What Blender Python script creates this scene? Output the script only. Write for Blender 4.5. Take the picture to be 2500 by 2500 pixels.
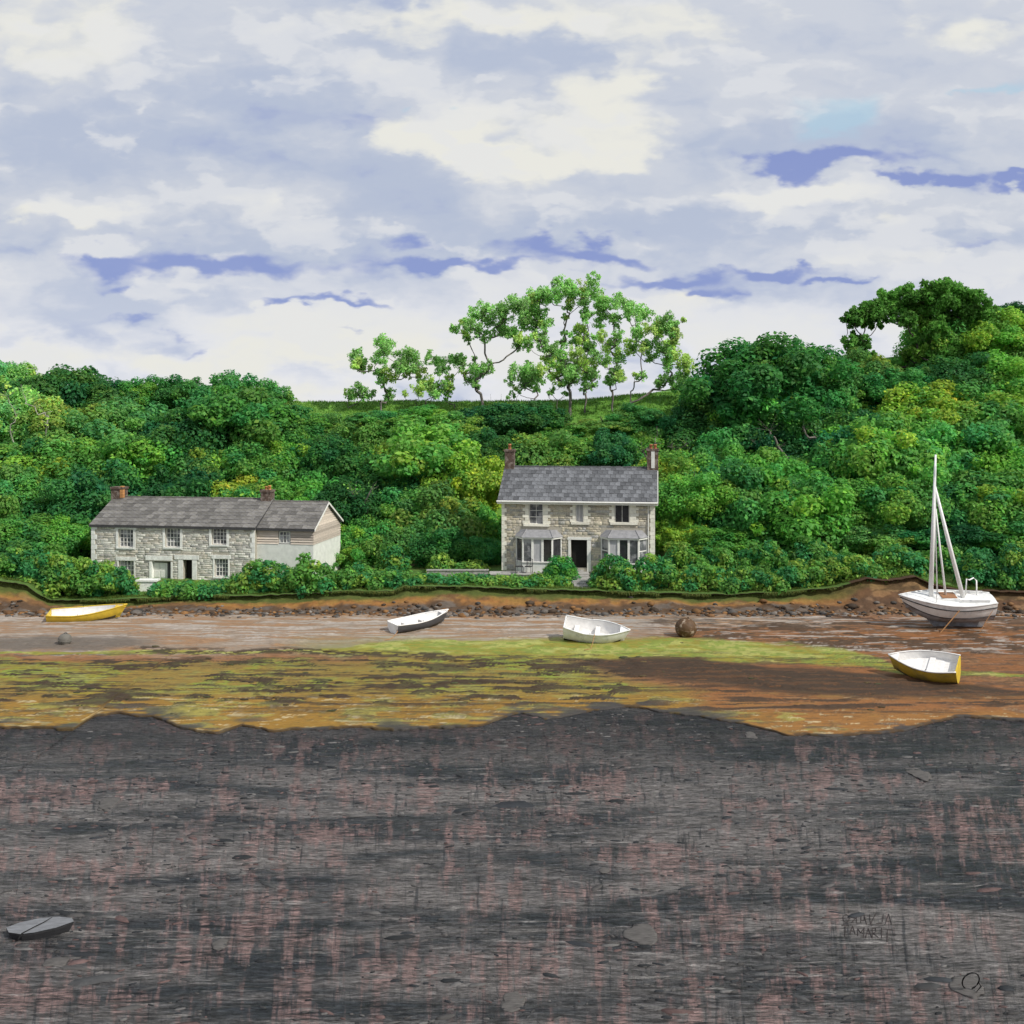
import bpy, math, random
import numpy as np
from mathutils import Vector, Matrix

# ------------------------------------------------------------------ scene, camera, light
for o in list(bpy.data.objects):
    bpy.data.objects.remove(o)
S = bpy.context.scene
COL = S.collection
CZ = 12.6                      # eye height above the mud
F = 2500.0                     # focal length in photograph pixels
HY = 1000.0                    # horizon row in the photograph

cam_d = bpy.data.cameras.new('camera')
cam_d.sensor_width = 36.0
cam_d.lens = 36.0
cam_d.shift_y = -0.1
cam_d.clip_start = 0.5
cam_d.clip_end = 9000
cam = bpy.data.objects.new('camera', cam_d)
cam.location = (0, 0, CZ)
cam.rotation_euler = (math.radians(90), 0, 0)
COL.objects.link(cam)
S.camera = cam

SUN_DIR = Vector((0.74, -0.50, 0.84)).normalized()      # towards the sun
sun_d = bpy.data.lights.new('sun', 'SUN')
sun_d.energy = 3.7
sun_d.angle = math.radians(0.8)
sun_d.color = (1.0, 0.955, 0.88)
sun = bpy.data.objects.new('sun', sun_d)
sun.rotation_euler = SUN_DIR.to_track_quat('Z', 'Y').to_euler()
sun.location = (40, -20, 60)
COL.objects.link(sun)

S.cycles.use_adaptive_sampling = True
S.cycles.adaptive_threshold = 0.03
S.cycles.max_bounces = 4
S.cycles.diffuse_bounces = 2
S.cycles.glossy_bounces = 2
S.cycles.transmission_bounces = 2
S.view_settings.view_transform = 'Standard'
S.view_settings.look = 'None'
S.view_settings.exposure = 0.0
S.view_settings.gamma = 1.0
S.view_settings.use_curve_mapping = False


def build_world():
    w = bpy.data.worlds.new('World')
    S.world = w
    w.use_nodes = True
    nt = w.node_tree
    N, L = nt.nodes, nt.links
    N.clear()

    def node(t, **kw):
        n = N.new(t)
        for k, v in kw.items():
            setattr(n, k, v)
        return n

    def put(sock, v):
        if hasattr(v, 'is_linked') or isinstance(v, bpy.types.NodeSocket):
            L.new(v, sock)
        else:
            sock.default_value = v

    def M(op, a, b=None, c=None, clamp=False):
        n = node('ShaderNodeMath', operation=op, use_clamp=clamp)
        for i, v in enumerate((a, b, c)):
            if v is not None:
                put(n.inputs[i], v)
        return n.outputs[0]

    def VM(op, a, b=None, c=None):
        n = node('ShaderNodeVectorMath', operation=op)
        for i, v in enumerate((a, b, c)):
            if v is not None:
                put(n.inputs[i], v)
        return n.outputs['Value'] if op == 'DOT_PRODUCT' else n.outputs[0]

    def noise(vec, scale, detail=5, rough=0.55, dist=0.0, color=False):
        n = node('ShaderNodeTexNoise', noise_dimensions='2D')
        n.inputs['Scale'].default_value = scale
        n.inputs['Detail'].default_value = detail
        n.inputs['Roughness'].default_value = rough
        L.new(vec, n.inputs['Vector'])
        return n.outputs['Color'] if color else n.outputs['Fac']

    def ramp(v, a, b):
        n = node('ShaderNodeMapRange', interpolation_type='SMOOTHSTEP')
        put(n.inputs['Value'], v)
        n.inputs['From Min'].default_value = a
        n.inputs['From Max'].default_value = b
        return n.outputs['Result']

    def mix(f, a, b):
        n = node('ShaderNodeMix', data_type='RGBA')
        put(n.inputs['Factor'], f)
        put(n.inputs['A'], a if not isinstance(a, tuple) else (*a, 1))
        put(n.inputs['B'], b if not isinstance(b, tuple) else (*b, 1))
        return n.outputs['Result']

    tc = node('ShaderNodeTexCoord')
    sep = node('ShaderNodeSeparateXYZ')
    L.new(tc.outputs['Generated'], sep.inputs[0])
    x, y, z = sep.outputs
    ya = M('MAXIMUM', M('ABSOLUTE', y), 0.22)
    U = M('DIVIDE', x, ya)
    V = M('DIVIDE', z, ya)
    # flat cloud-deck coordinates: bands get thinner towards the horizon
    dk = M('ADD', M('ABSOLUTE', z), 0.16)
    cmb = node('ShaderNodeCombineXYZ')
    L.new(M('DIVIDE', x, dk), cmb.inputs[0])
    L.new(M('DIVIDE', y, dk), cmb.inputs[1])
    deck = cmb.outputs[0]
    uv = node('ShaderNodeCombineXYZ')
    L.new(U, uv.inputs[0]); L.new(V, uv.inputs[1])
    uvv = uv.outputs[0]
    uvs = VM('MULTIPLY', uvv, (1.0, 2.1, 1.0))
    # ragged edges
    w1 = VM('SUBTRACT', noise(uvs, 6.0, 4, 0.55, 0.4, True), (0.5, 0.5, 0.5))
    w2 = VM('SUBTRACT', noise(uvs, 20.0, 4, 0.55, 0.0, True), (0.5, 0.5, 0.5))
    wuv = VM('MULTIPLY_ADD', w1, (0.20, 0.085, 0.0), uvv)
    wuv = VM('MULTIPLY_ADD', w2, (0.065, 0.030, 0.0), wuv)

    def blobs(lst, base):
        acc = base
        for px, py, rx, ry, wt in lst:
            if wt < .26:
                continue
            u0, v0, ru, rv = (px - 1250) / F, (HY - py) / F, rx / F, ry / F
            q = VM('MULTIPLY_ADD', wuv, (1 / ru, 1 / rv, 0.0), (-u0 / ru, -v0 / rv, 0.0))
            e = M('POWER', 0.3679, VM('DOT_PRODUCT', q, q))
            acc = M('MULTIPLY_ADD', e, wt, acc)
        return acc

    n_big = noise(VM('MULTIPLY_ADD', w1, (1.3, 1.3, 0.0), deck), 0.62, 3, 0.5, 0.4)
    n_mid = noise(VM('MULTIPLY_ADD', w1, (0.8, 0.8, 0.0), deck), 1.5, 4, 0.5, 0.3)
    bv = VM('MULTIPLY_ADD', w2, (0.07, 0.06, 0), uvs)
    billow = noise(bv, 5.2, 4, 0.5, 0.7)
    billow2 = noise(VM('ADD', bv, (0.016, 0.040, 0)), 5.2, 4, 0.5, 0.7)
    relief = M('SUBTRACT', billow, billow2)

    light = blobs([(120, 110, 260, 130, .42), (1150, 50, 330, 60, .5), (1500, 220, 190, 110, .7),
                   (1330, 370, 300, 55, .7), (1880, 490, 230, 42, .75), (1730, 70, 230, 50, .42), (2380, 50, 180, 70, .55),
                   (120, 530, 170, 28, .5), (560, 350, 50, 120, .3), (700, 150, 120, 40, .2), (1690, 735, 160, 42, .6),
                   (2250, 590, 260, 45, .35), (2000, 640, 200, 30, .3), (350, 890, 420, 50, .4), (1080, 330, 130, 90, .3),
                   (740, 260, 60, 50, .2), (700, 790, 200, 40, .3), (2050, 830, 500, 70, .35), (1000, 880, 500, 60, .35),
                   (150, 830, 260, 70, .35)], M('MULTIPLY_ADD', n_big, 0.80, -0.24))
    shade = blobs([(150, 330, 330, 110, .42), (650, 190, 300, 90, .36), (1000, 450, 220, 80, .36), (1350, 130, 170, 70, .35),
                   (1650, 560, 430, 48, .4), (900, 600, 420, 50, .3), (300, 740, 300, 60, .42), (1950, 330, 360, 60, .4),
                   (1700, 250, 320, 60, .25), (2300, 250, 250, 70, .25), (560, 560, 420, 50, .35), (1250, 700, 300, 40, .22),
                   (2330, 560, 260, 22, .3), (1560, 780, 260, 24, .25), (1250, 300, 60, 60, .25), (1900, 160, 260, 40, .2)],
                  M('MULTIPLY_ADD', n_mid, 0.85, -0.28))
    gap = blobs([(520, 640, 340, 42, 1.05), (250, 620, 100, 32, .8), (320, 705, 100, 16, .7), (800, 755, 95, 14, .9),
                 (860, 828, 80, 10, .6), (1400, 605, 170, 26, 1.0), (1130, 645, 170, 18, .9), (980, 575, 110, 24, .8),
                 (960, 320, 90, 30, .3), (1600, 680, 180, 22, .95), (1720, 735, 70, 18, .8), (2080, 385, 210, 30, 1.15),
                 (1910, 425, 70, 44, 1.0), (2260, 440, 150, 16, 1.0), (2470, 465, 80, 17, 1.0), (1960, 660, 130, 15, .85),
                 (2100, 690, 80, 10, .7), (470, 838, 70, 10, .45), (2380, 580, 120, 12, .45), (320, 790, 110, 14, .4),
                 (1700, 620, 400, 12, .15)], M('MULTIPLY_ADD', n_mid, 0.7, -0.40))
    cyan = blobs([(2050, 275, 150, 52, 1.0), (2440, 210, 60, 16, .8), (1045, 268, 30, 14, .5)], 0.0)

    lt = ramp(M('MULTIPLY_ADD', relief, 1.3, M('SUBTRACT', light, M('MULTIPLY', shade, 0.30))), 0.24, 0.62)
    sd = ramp(M('MULTIPLY_ADD', relief, -1.9, M('SUBTRACT', shade, M('MULTIPLY', light, 0.25))), 0.0, 0.60)
    gp = M('MULTIPLY', ramp(M('MULTIPLY_ADD', relief, -1.6, gap), 0.16, 0.82), 0.95)
    white_low = ramp(V, 0.20, 0.03)
    mid = mix(white_low, (0.605, 0.640, 0.715), (0.79, 0.80, 0.835))
    dark = mix(white_low, (0.47, 0.53, 0.665), (0.56, 0.61, 0.73))
    c = mix(sd, mid, dark)
    c = mix(lt, c, (0.815, 0.81, 0.755))
    wisp = ramp(M('MULTIPLY', relief, 3.0), 0.05, 0.32)
    c = mix(M('MULTIPLY', wisp, 0.55), c, (0.77, 0.78, 0.80))
    c = mix(M('MULTIPLY', ramp(cyan, 0.15, 0.9), 0.65), c, (0.42, 0.62, 0.76))

    sky = node('ShaderNodeTexSky', sky_type='NISHITA')
    sky.sun_disc = False
    sky.sun_elevation = math.asin(SUN_DIR.z)
    sky.sun_rotation = math.atan2(SUN_DIR.x, SUN_DIR.y)
    sky.air_density = 1.0; sky.dust_density = 0.3; sky.ozone_density = 3.0
    b1 = node('ShaderNodeBackground'); b1.inputs['Strength'].default_value = 0.06
    L.new(sky.outputs[0], b1.inputs['Color'])
    b2 = node('ShaderNodeBackground'); b2.inputs['Strength'].default_value = 1.0
    L.new(c, b2.inputs['Color'])
    b3 = node('ShaderNodeBackground'); b3.inputs['Strength'].default_value = 1.0     # thin veil in the gaps
    b3.inputs['Color'].default_value = (0.27, 0.335, 0.66, 1)
    m0 = node('ShaderNodeMixShader'); m0.inputs[0].default_value = 0.85
    L.new(b1.outputs[0], m0.inputs[1]); L.new(b3.outputs[0], m0.inputs[2])
    m1 = node('ShaderNodeMixShader')
    L.new(gp, m1.inputs[0]); L.new(b2.outputs[0], m1.inputs[1]); L.new(m0.outputs[0], m1.inputs[2])
    w.cycles.sampling_method = 'NONE'
    w.cycles.sample_map_resolution = 256
    out = node('ShaderNodeOutputWorld')
    L.new(m1.outputs[0], out.inputs['Surface'])


build_world()

# ------------------------------------------------------------------ helpers
rng = np.random.default_rng(7)
random.seed(7)


def P(px, py, Y):
    """point at depth Y that the photograph shows at pixel px, py"""
    return Vector(((px - 1250) / F * Y, Y, CZ + (HY - py) / F * Y))


def sm(a, b, t):
    t = np.clip((np.asarray(t, float) - a) / (b - a), 0, 1)
    return t * t * (3 - 2 * t)


def _h(i, j, s):
    v = np.sin(i * 127.1 + j * 311.7 + s * 74.7) * 43758.5453
    return v - np.floor(v)


def vn(x, y, s=0):
    x = np.asarray(x, float); y = np.asarray(y, float)
    i, j = np.floor(x), np.floor(y)
    u, v = x - i, y - j
    u, v = u * u * (3 - 2 * u), v * v * (3 - 2 * v)
    return (_h(i, j, s) * (1 - u) + _h(i + 1, j, s) * u) * (1 - v) + (_h(i, j + 1, s) * (1 - u) + _h(i + 1, j + 1, s) * u) * v


def fbm(x, y, s=0, o=4):
    a, t, n = 0.5, 0.0, 0.0
    for k in range(o):
        t = t + a * vn(x, y, s + k * 3.1); n += a
        x, y, a = np.asarray(x) * 2.03, np.asarray(y) * 2.03, a * 0.5
    return t / n


def fast_mesh(name, V, Fc, col=None, smooth=False):
    me = bpy.data.meshes.new(name)
    V = np.ascontiguousarray(V, np.float32); Fc = np.ascontiguousarray(Fc, np.int32)
    me.vertices.add(len(V)); me.vertices.foreach_set('co', V.ravel())
    k = Fc.shape[1]
    me.loops.add(Fc.size); me.loops.foreach_set('vertex_index', Fc.ravel())
    me.polygons.add(len(Fc)); me.polygons.foreach_set('loop_start', np.arange(0, Fc.size, k, dtype=np.int32))
    if smooth:
        me.polygons.foreach_set('use_smooth', np.ones(len(Fc), bool))
    me.update(calc_edges=True)
    if col is not None:
        a = me.color_attributes.new('Col', 'FLOAT_COLOR', 'POINT')
        rgba = np.ones((len(V), 4), np.float32); rgba[:, :3] = col
        a.data.foreach_set('color', rgba.ravel())
    return me


def obj(name, me, mat=None, parent=None, label=None, cat=None, group=None, kind=None, loc=None, rot=None):
    if mat is not None and me is not None and not me.materials:
        me.materials.append(mat)
    o = bpy.data.objects.new(name, me)
    COL.objects.link(o)
    if parent is not None:
        o.parent = parent
    if loc is not None:
        o.location = loc
    if rot is not None:
        o.rotation_euler = rot
    for k, v in (('label', label), ('category', cat), ('group', group), ('kind', kind)):
        if v:
            o[k] = v
    return o


def thing(name, label, cat, loc=(0, 0, 0), rot=(0, 0, 0), group=None):
    return obj(name, None, None, None, label, cat, group, None, loc, rot)


class MB:
    def __init__(s):
        s.v, s.f = [], []

    def add(s, vs, fs):
        n = len(s.v)
        s.v += [tuple(p) for p in vs]
        s.f += [tuple(i + n for i in f) for f in fs]
        return s

    def box(s, x0, x1, y0, y1, z0, z1, mtx=None):
        vs = [(x0, y0, z0), (x1, y0, z0), (x1, y1, z0), (x0, y1, z0), (x0, y0, z1), (x1, y0, z1), (x1, y1, z1), (x0, y1, z1)]
        if mtx is not None:
            vs = [mtx @ Vector(p) for p in vs]
        return s.add(vs, [(3, 2, 1, 0), (4, 5, 6, 7), (0, 1, 5, 4), (1, 2, 6, 5), (2, 3, 7, 6), (3, 0, 4, 7)])

    def prism(s, poly, d0, d1, axis='y'):
        """poly of 2D points extruded between d0 and d1; axis y: (x,z), axis x: (y,z), axis z: (x,y)"""
        def m(p, d):
            return {'y': (p[0], d, p[1]), 'x': (d, p[0], p[1]), 'z': (p[0], p[1], d)}[axis]
        n = len(poly)
        vs = [m(p, d0) for p in poly] + [m(p, d1) for p in poly]
        fs = [tuple(range(n))[::-1], tuple(range(n, 2 * n))] + [(i, (i + 1) % n, n + (i + 1) % n, n + i) for i in range(n)]
        return s.add(vs, fs)

    def tube(s, pts, rad, k=6, cap=True):
        pts = [Vector(p) for p in pts]
        n = len(pts)
        if not hasattr(rad, '__len__'):
            rad = [rad] * n
        vs = []
        for i, p in enumerate(pts):
            d = (pts[min(i + 1, n - 1)] - pts[max(i - 1, 0)])
            d = d.normalized() if d.length > 1e-9 else Vector((0, 0, 1))
            a = Vector((0, 0, 1)) if abs(d.z) < 0.85 else Vector((1, 0, 0))
            u = d.cross(a).normalized(); w = d.cross(u)
            vs += [p + (u * math.cos(2 * math.pi * j / k) + w * math.sin(2 * math.pi * j / k)) * rad[i] for j in range(k)]
        fs = [(i * k + j, i * k + (j + 1) % k, (i + 1) * k + (j + 1) % k, (i + 1) * k + j) for i in range(n - 1) for j in range(k)]
        if cap:
            fs += [tuple(range(k))[::-1], tuple((n - 1) * k + j for j in range(k))]
        return s.add(vs, fs)

    def grid(s, rows, closed=False):
        n, m = len(rows), len(rows[0])
        vs = [p for r in rows for p in r]
        fs = [(i * m + j, i * m + (j + 1) % m, (i + 1) * m + (j + 1) % m, (i + 1) * m + j)
              for i in range(n - 1) for j in range(m if closed else m - 1)]
        return s.add(vs, fs)

    def mesh(s, name, smooth=False):
        me = bpy.data.meshes.new(name)
        me.from_pydata(s.v, [], s.f)
        if smooth:
            me.polygons.foreach_set('use_smooth', [True] * len(me.polygons))
        me.update()
        return me

    def build(s, name, mat, parent=None, smooth=False, **kw):
        return obj(name, s.mesh(name, smooth), mat, parent, **kw)


# ------------------------------------------------------------------ materials
def material(name, color, rough=0.8, var=0.25, scale=4.0, stretch=(1, 1, 1), color2=None, mixscale=1.5, mixlo=0.45, mixhi=0.65,
             bump=0.0, bscale=20.0, attr=False, objcol=False, rand=0.0, spec=0.3, coords='Object', metallic=0.0, detail=6):
    m = bpy.data.materials.new(name)
    m.use_nodes = True
    nt = m.node_tree; N, L = nt.nodes, nt.links
    b = N['Principled BSDF']
    b.inputs['Roughness'].default_value = rough
    b.inputs['Specular IOR Level'].default_value = spec
    b.inputs['Metallic'].default_value = metallic
    tc = N.new('ShaderNodeTexCoord')
    mp = N.new('ShaderNodeMapping'); mp.inputs['Scale'].default_value = stretch
    L.new(tc.outputs[coords], mp.inputs['Vector'])

    def noise(sc, det=detail, r=0.6):
        n = N.new('ShaderNodeTexNoise')
        n.inputs['Scale'].default_value = sc; n.inputs['Detail'].default_value = det; n.inputs['Roughness'].default_value = r
        L.new(mp.outputs[0], n.inputs['Vector'])
        return n.outputs['Fac']

    def mul(a, c, blend='MULTIPLY', f=1.0):
        n = N.new('ShaderNodeMix'); n.data_type = 'RGBA'; n.blend_type = blend
        n.inputs['Factor'].default_value = f
        for s_, v in (('A', a), ('B', c)):
            if isinstance(v, tuple):
                n.inputs[s_].default_value = (*v, 1)
            else:
                L.new(v, n.inputs[s_])
        return n.outputs['Result']

    if attr:
        at = N.new('ShaderNodeAttribute'); at.attribute_name = 'Col'
        c = mul(at.outputs['Color'], color)
    else:
        rgb = N.new('ShaderNodeRGB'); rgb.outputs[0].default_value = (*color, 1)
        c = rgb.outputs[0]
    if color2 is not None:
        r = N.new('ShaderNodeMapRange'); r.interpolation_type = 'SMOOTHSTEP'
        r.inputs['From Min'].default_value = mixlo; r.inputs['From Max'].default_value = mixhi
        L.new(noise(mixscale), r.inputs['Value'])
        n = N.new('ShaderNodeMix'); n.data_type = 'RGBA'
        L.new(r.outputs[0], n.inputs['Factor']); L.new(c, n.inputs['A']); n.inputs['B'].default_value = (*color2, 1)
        c = n.outputs['Result']
    if objcol or rand:
        oi = N.new('ShaderNodeObjectInfo')
        if objcol:
            c = mul(c, oi.outputs['Color'])
        if rand:
            r = N.new('ShaderNodeMapRange'); r.inputs['To Min'].default_value = 1 - rand; r.inputs['To Max'].default_value = 1 + rand
            L.new(oi.outputs['Random'], r.inputs['Value'])
            c = mul(c, r.outputs[0])
    if var:
        r = N.new('ShaderNodeMapRange')
        r.inputs['From Min'].default_value = 0.25; r.inputs['From Max'].default_value = 0.75
        r.inputs['To Min'].default_value = 1 - var; r.inputs['To Max'].default_value = 1 + var
        L.new(noise(scale), r.inputs['Value'])
        c = mul(c, r.outputs[0])
    L.new(c, b.inputs['Base Color'])
    if bump:
        bn = N.new('ShaderNodeBump'); bn.inputs['Strength'].default_value = bump; bn.inputs['Distance'].default_value = 0.05
        L.new(noise(bscale), bn.inputs['Height']); L.new(bn.outputs[0], b.inputs['Normal'])
    return m


def leaf_material():
    m = bpy.data.materials.new('leaves')
    m.use_nodes = True
    nt = m.node_tree; N, L = nt.nodes, nt.links
    b = N['Principled BSDF']; out = N['Material Output']
    b.inputs['Roughness'].default_value = 0.6
    b.inputs['Specular IOR Level'].default_value = 0.25
    at = N.new('ShaderNodeAttribute'); at.attribute_name = 'Col'
    oi = N.new('ShaderNodeObjectInfo')
    mx = N.new('ShaderNodeMix'); mx.data_type = 'RGBA'; mx.blend_type = 'MULTIPLY'; mx.inputs['Factor'].default_value = 1
    L.new(at.outputs['Color'], mx.inputs['A']); L.new(oi.outputs['Color'], mx.inputs['B'])
    L.new(mx.outputs['Result'], b.inputs['Base Color'])
    t = N.new('ShaderNodeBsdfTranslucent'); L.new(mx.outputs['Result'], t.inputs['Color'])
    ms = N.new('ShaderNodeMixShader'); ms.inputs[0].default_value = 0.46
    L.new(b.outputs[0], ms.inputs[1]); L.new(t.outputs[0], ms.inputs[2]); L.new(ms.outputs[0], out.inputs['Surface'])
    return m


M_leaf = leaf_material()
M_bark = material('bark', (0.075, 0.062, 0.052), 0.9, 0.4, 8, (1, 1, .3), bump=.4, bscale=18)
M_bark_grey = material('grey_bark', (0.17, 0.15, 0.135), 0.9, 0.4, 8, (1, 1, .3), bump=.4, bscale=18)
M_bark_pale = material('pale_bark', (0.34, 0.33, 0.27), 0.85, 0.3, 8)
M_stone_tan = material('tan_rubble_stone', (1, 1, 1), 0.9, 0.3, 9, attr=True, bump=.5, bscale=30)
M_stone_grey = material('grey_rubble_stone', (1, 1, 1), 0.9, 0.3, 9, attr=True, bump=.5, bscale=30)
M_mortar = material('lime_mortar', (0.42, 0.39, 0.32), 0.95, 0.25, 6, bump=.3, bscale=40)
M_quoin = material('cream_dressed_stone', (0.80, 0.77, 0.66), 0.85, 0.14, 5, rand=.08, bump=.2, bscale=25)
M_quoin_pale = material('pale_limewashed_stone', (0.80, 0.80, 0.75), 0.85, 0.16, 5, rand=.1, bump=.2, bscale=25)
M_white = material('white_painted_wood', (0.78, 0.77, 0.72), 0.5, 0.1, 6)
M_render = material('white_lime_render', (0.70, 0.71, 0.66), 0.9, 0.14, 3, color2=(.5, .52, .47), mixscale=2.5, mixlo=.6, mixhi=.8, bump=.2)
M_slate = material('grey_roof_slate', (0.135, 0.14, 0.148), 0.6, 0.35, 5, rand=.38, color2=(.22, .21, .17), mixscale=2.6, mixlo=.60, mixhi=.75, bump=.2, bscale=30)
M_slate_old = material('brownish_roof_slate', (0.165, 0.158, 0.150), 0.7, 0.35, 5, rand=.32, color2=(.17, .16, .13), mixscale=3, bump=.2, bscale=30)
M_lead = material('pale_lead_roof', (0.27, 0.27, 0.28), 0.6, 0.25, 4, bump=.1)
M_under = material('roof_deck', (0.06, 0.06, 0.062), 0.8, 0.2, 5)
M_board = material('weathered_timber_board', (0.55, 0.475, 0.40), 0.85, 0.35, 6, (0.3, 1, 8), rand=.34, bump=.25, bscale=20)
M_glass = material('window_glass', (0.10, 0.105, 0.115), 0.12, 0.3, 2.5, spec=.6, color2=(.34, .34, .35), mixscale=1.6, mixlo=.45, mixhi=.6, rand=.3)
M_glass_dark = material('dark_window_glass', (0.035, 0.036, 0.04), 0.1, 0.4, 3, spec=.6)
M_curtain = material('grey_curtain', (0.42, 0.42, 0.43), 0.9, 0.2, 3, (6, 6, 1), rand=.2)
M_black = material('dark_doorway', (0.012, 0.011, 0.010), 0.8, 0.2, 3)
M_brick = material('brown_chimney_brick', (0.105, 0.072, 0.056), 0.9, 0.4, 9, color2=(.24, .2, .17), mixscale=4, bump=.5, bscale=24)
M_brick_or = material('orange_chimney_brick', (0.5, 0.24, 0.09), 0.9, 0.25, 9, rand=.2)
M_pot = material('terracotta_pot', (0.42, 0.17, 0.08), 0.8, 0.2, 6)
M_step = material('grey_step_stone', (0.34, 0.33, 0.31), 0.9, 0.3, 5, rand=.15, bump=.4)
M_boat_white = material('chalky_white_boat_paint', (0.74, 0.74, 0.72), 0.5, 0.14, 3, color2=(.50, .51, .52), mixscale=2.4, mixlo=.54, mixhi=.76, bump=.05)
M_boat_in = material('pale_boat_interior', (0.80, 0.78, 0.75), 0.6, 0.14, 3, (1, 4, 1))
M_boat_yel = material('worn_yellow_boat_paint', (0.62, 0.44, 0.045), 0.55, 0.2, 3, color2=(.26, .22, .04), mixscale=1.6, mixlo=.58, mixhi=.76)
M_boat_olive = material('shaded_dirty_ochre_boat_paint', (0.52, 0.34, 0.035), 0.6, 0.25, 3, color2=(.2, .15, .05), mixscale=1.5, mixlo=.46, mixhi=.7)  # darker copy of the yellow: side shade put in the colour, with grime patches
M_boat_grey = material('dull_grey_boat_paint', (0.075, 0.075, 0.078), 0.6, 0.3, 3, (1, 1, 5))
M_fouled = material('weed_fouled_hull', (0.11, 0.095, 0.06), 0.85, 0.4, 5, color2=(.055, .06, .03), mixscale=4, bump=.3)
M_antifoul = material('grey_antifouled_hull', (0.30, 0.31, 0.34), 0.6, 0.25, 2.5, color2=(.2, .18, .17), mixscale=1.6)
M_dark_trim = material('dark_rubbing_strake', (0.045, 0.043, 0.045), 0.6, 0.3, 6)
M_wood = material('varnished_brown_wood', (0.30, 0.15, 0.075), 0.6, 0.3, 5, (1, 6, 1))
M_rope = material('tan_rope', (0.40, 0.21, 0.09), 0.9, 0.2, 20)
M_spar = material('white_spar', (0.88, 0.88, 0.86), 0.4, 0.06, 6)
M_buoy = material('brown_weathered_buoy', (0.10, 0.055, 0.025), 0.6, 0.4, 3, color2=(.30, .24, .18), mixscale=3.0, mixlo=.52, mixhi=.66, bump=.4, bscale=9)
M_buoy_grey = material('grey_weathered_buoy', (0.15, 0.14, 0.12), 0.7, 0.3, 3, bump=.3, bscale=9)
M_rock = material('shore_rock', (1, 1, 1), 0.75, 0.35, 4, attr=True, bump=.5, bscale=12)
M_slab = material('grey_slate_rock', (0.19, 0.195, 0.205), 0.7, 0.3, 3, (1, 4, 4), bump=.5, bscale=10)
M_slab_shade = material('shaded_slate_rock', (0.035, 0.035, 0.037), 0.7, 0.35, 4, (1, 1, 5), bump=.5, bscale=10)  # darker copy for the slab's sides: their shade put into the colour
M_stone_pale = material('pale_beach_stone', (0.095, 0.088, 0.082), 0.75, 0.6, 6, (.6, 4, 1), bump=.4, bscale=14)
M_iron = material('black_iron', (0.012, 0.012, 0.012), 0.6, 0.3, 9)
M_scratch = material('scratched_wet_silt', (0.045, 0.036, 0.035), 0.8, 0.5, 8)
M_pink = material('pinkish_plaster', (0.52, 0.36, 0.24), 0.9, 0.25, 4, color2=(.36, .26, .17), mixscale=3)
M_thatch = material('mossy_thatch', (0.15, 0.12, 0.05), 0.95, 0.4, 8, (1, 5, 5), bump=.5)

# ------------------------------------------------------------------ terrain
EDGE = [(-600, 1760), (0, 1768), (180, 1775), (228, 1742), (290, 1734), (400, 1750), (480, 1779), (530, 1782), (590, 1766), (660, 1776),
        (850, 1768), (950, 1775), (1080, 1768), (1180, 1762), (1270, 1735), (1330, 1750), (1450, 1727), (1530, 1720), (1620, 1730),
        (1720, 1745), (1800, 1757), (1920, 1787), (2050, 1791), (2150, 1785), (2230, 1768), (2330, 1744), (2420, 1748), (2500, 1754), (3000, 1750)]
_ex, _ey = [], []
for _x, _y in EDGE:
    _Y = (CZ - 0.12) * F / (_y - HY)
    _ex.append((_x - 1250) / F * _Y); _ey.append(_Y)
_ex = np.array(_ex); _ey = np.array(_ey)
CREST = [(-900, 1425), (0, 1413), (70, 1424), (100, 1446), (132, 1463), (250, 1462), (400, 1456), (450, 1450), (620, 1452), (740, 1447), (860, 1440), (960, 1441),
         (990, 1428), (1150, 1430), (1300, 1436), (1500, 1441), (1750, 1448), (1900, 1443), (2040, 1430), (2110, 1410), (2170, 1416),
         (2230, 1405), (2270, 1425), (2350, 1440), (2500, 1442), (3400, 1440)]
_bx = np.array([(x - 1250) / F * 64 for x, y in CREST]); _bz = np.array([CZ - (y - HY) / F * 64 for x, y in CREST])


def Ye(x):
    x = np.asarray(x, float)
    return np.interp(x, _ex, _ey) + 0.7 * (fbm(x * 1.3, x * 0 + 2.2, 11, 6) - .5)


def Zb(x):
    return np.interp(x, _bx, _bz)


def garden(x):
    return np.interp(x, [-60, -14, -4, 20, 34], [1.10, 1.10, 1.38, 1.45, 2.2])


def crest(x):
    return np.interp(x, [-70, -22, 2, 16, 24, 52], [13.0, 13.3, 13.4, 14.2, 16.5, 19.0])


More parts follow.
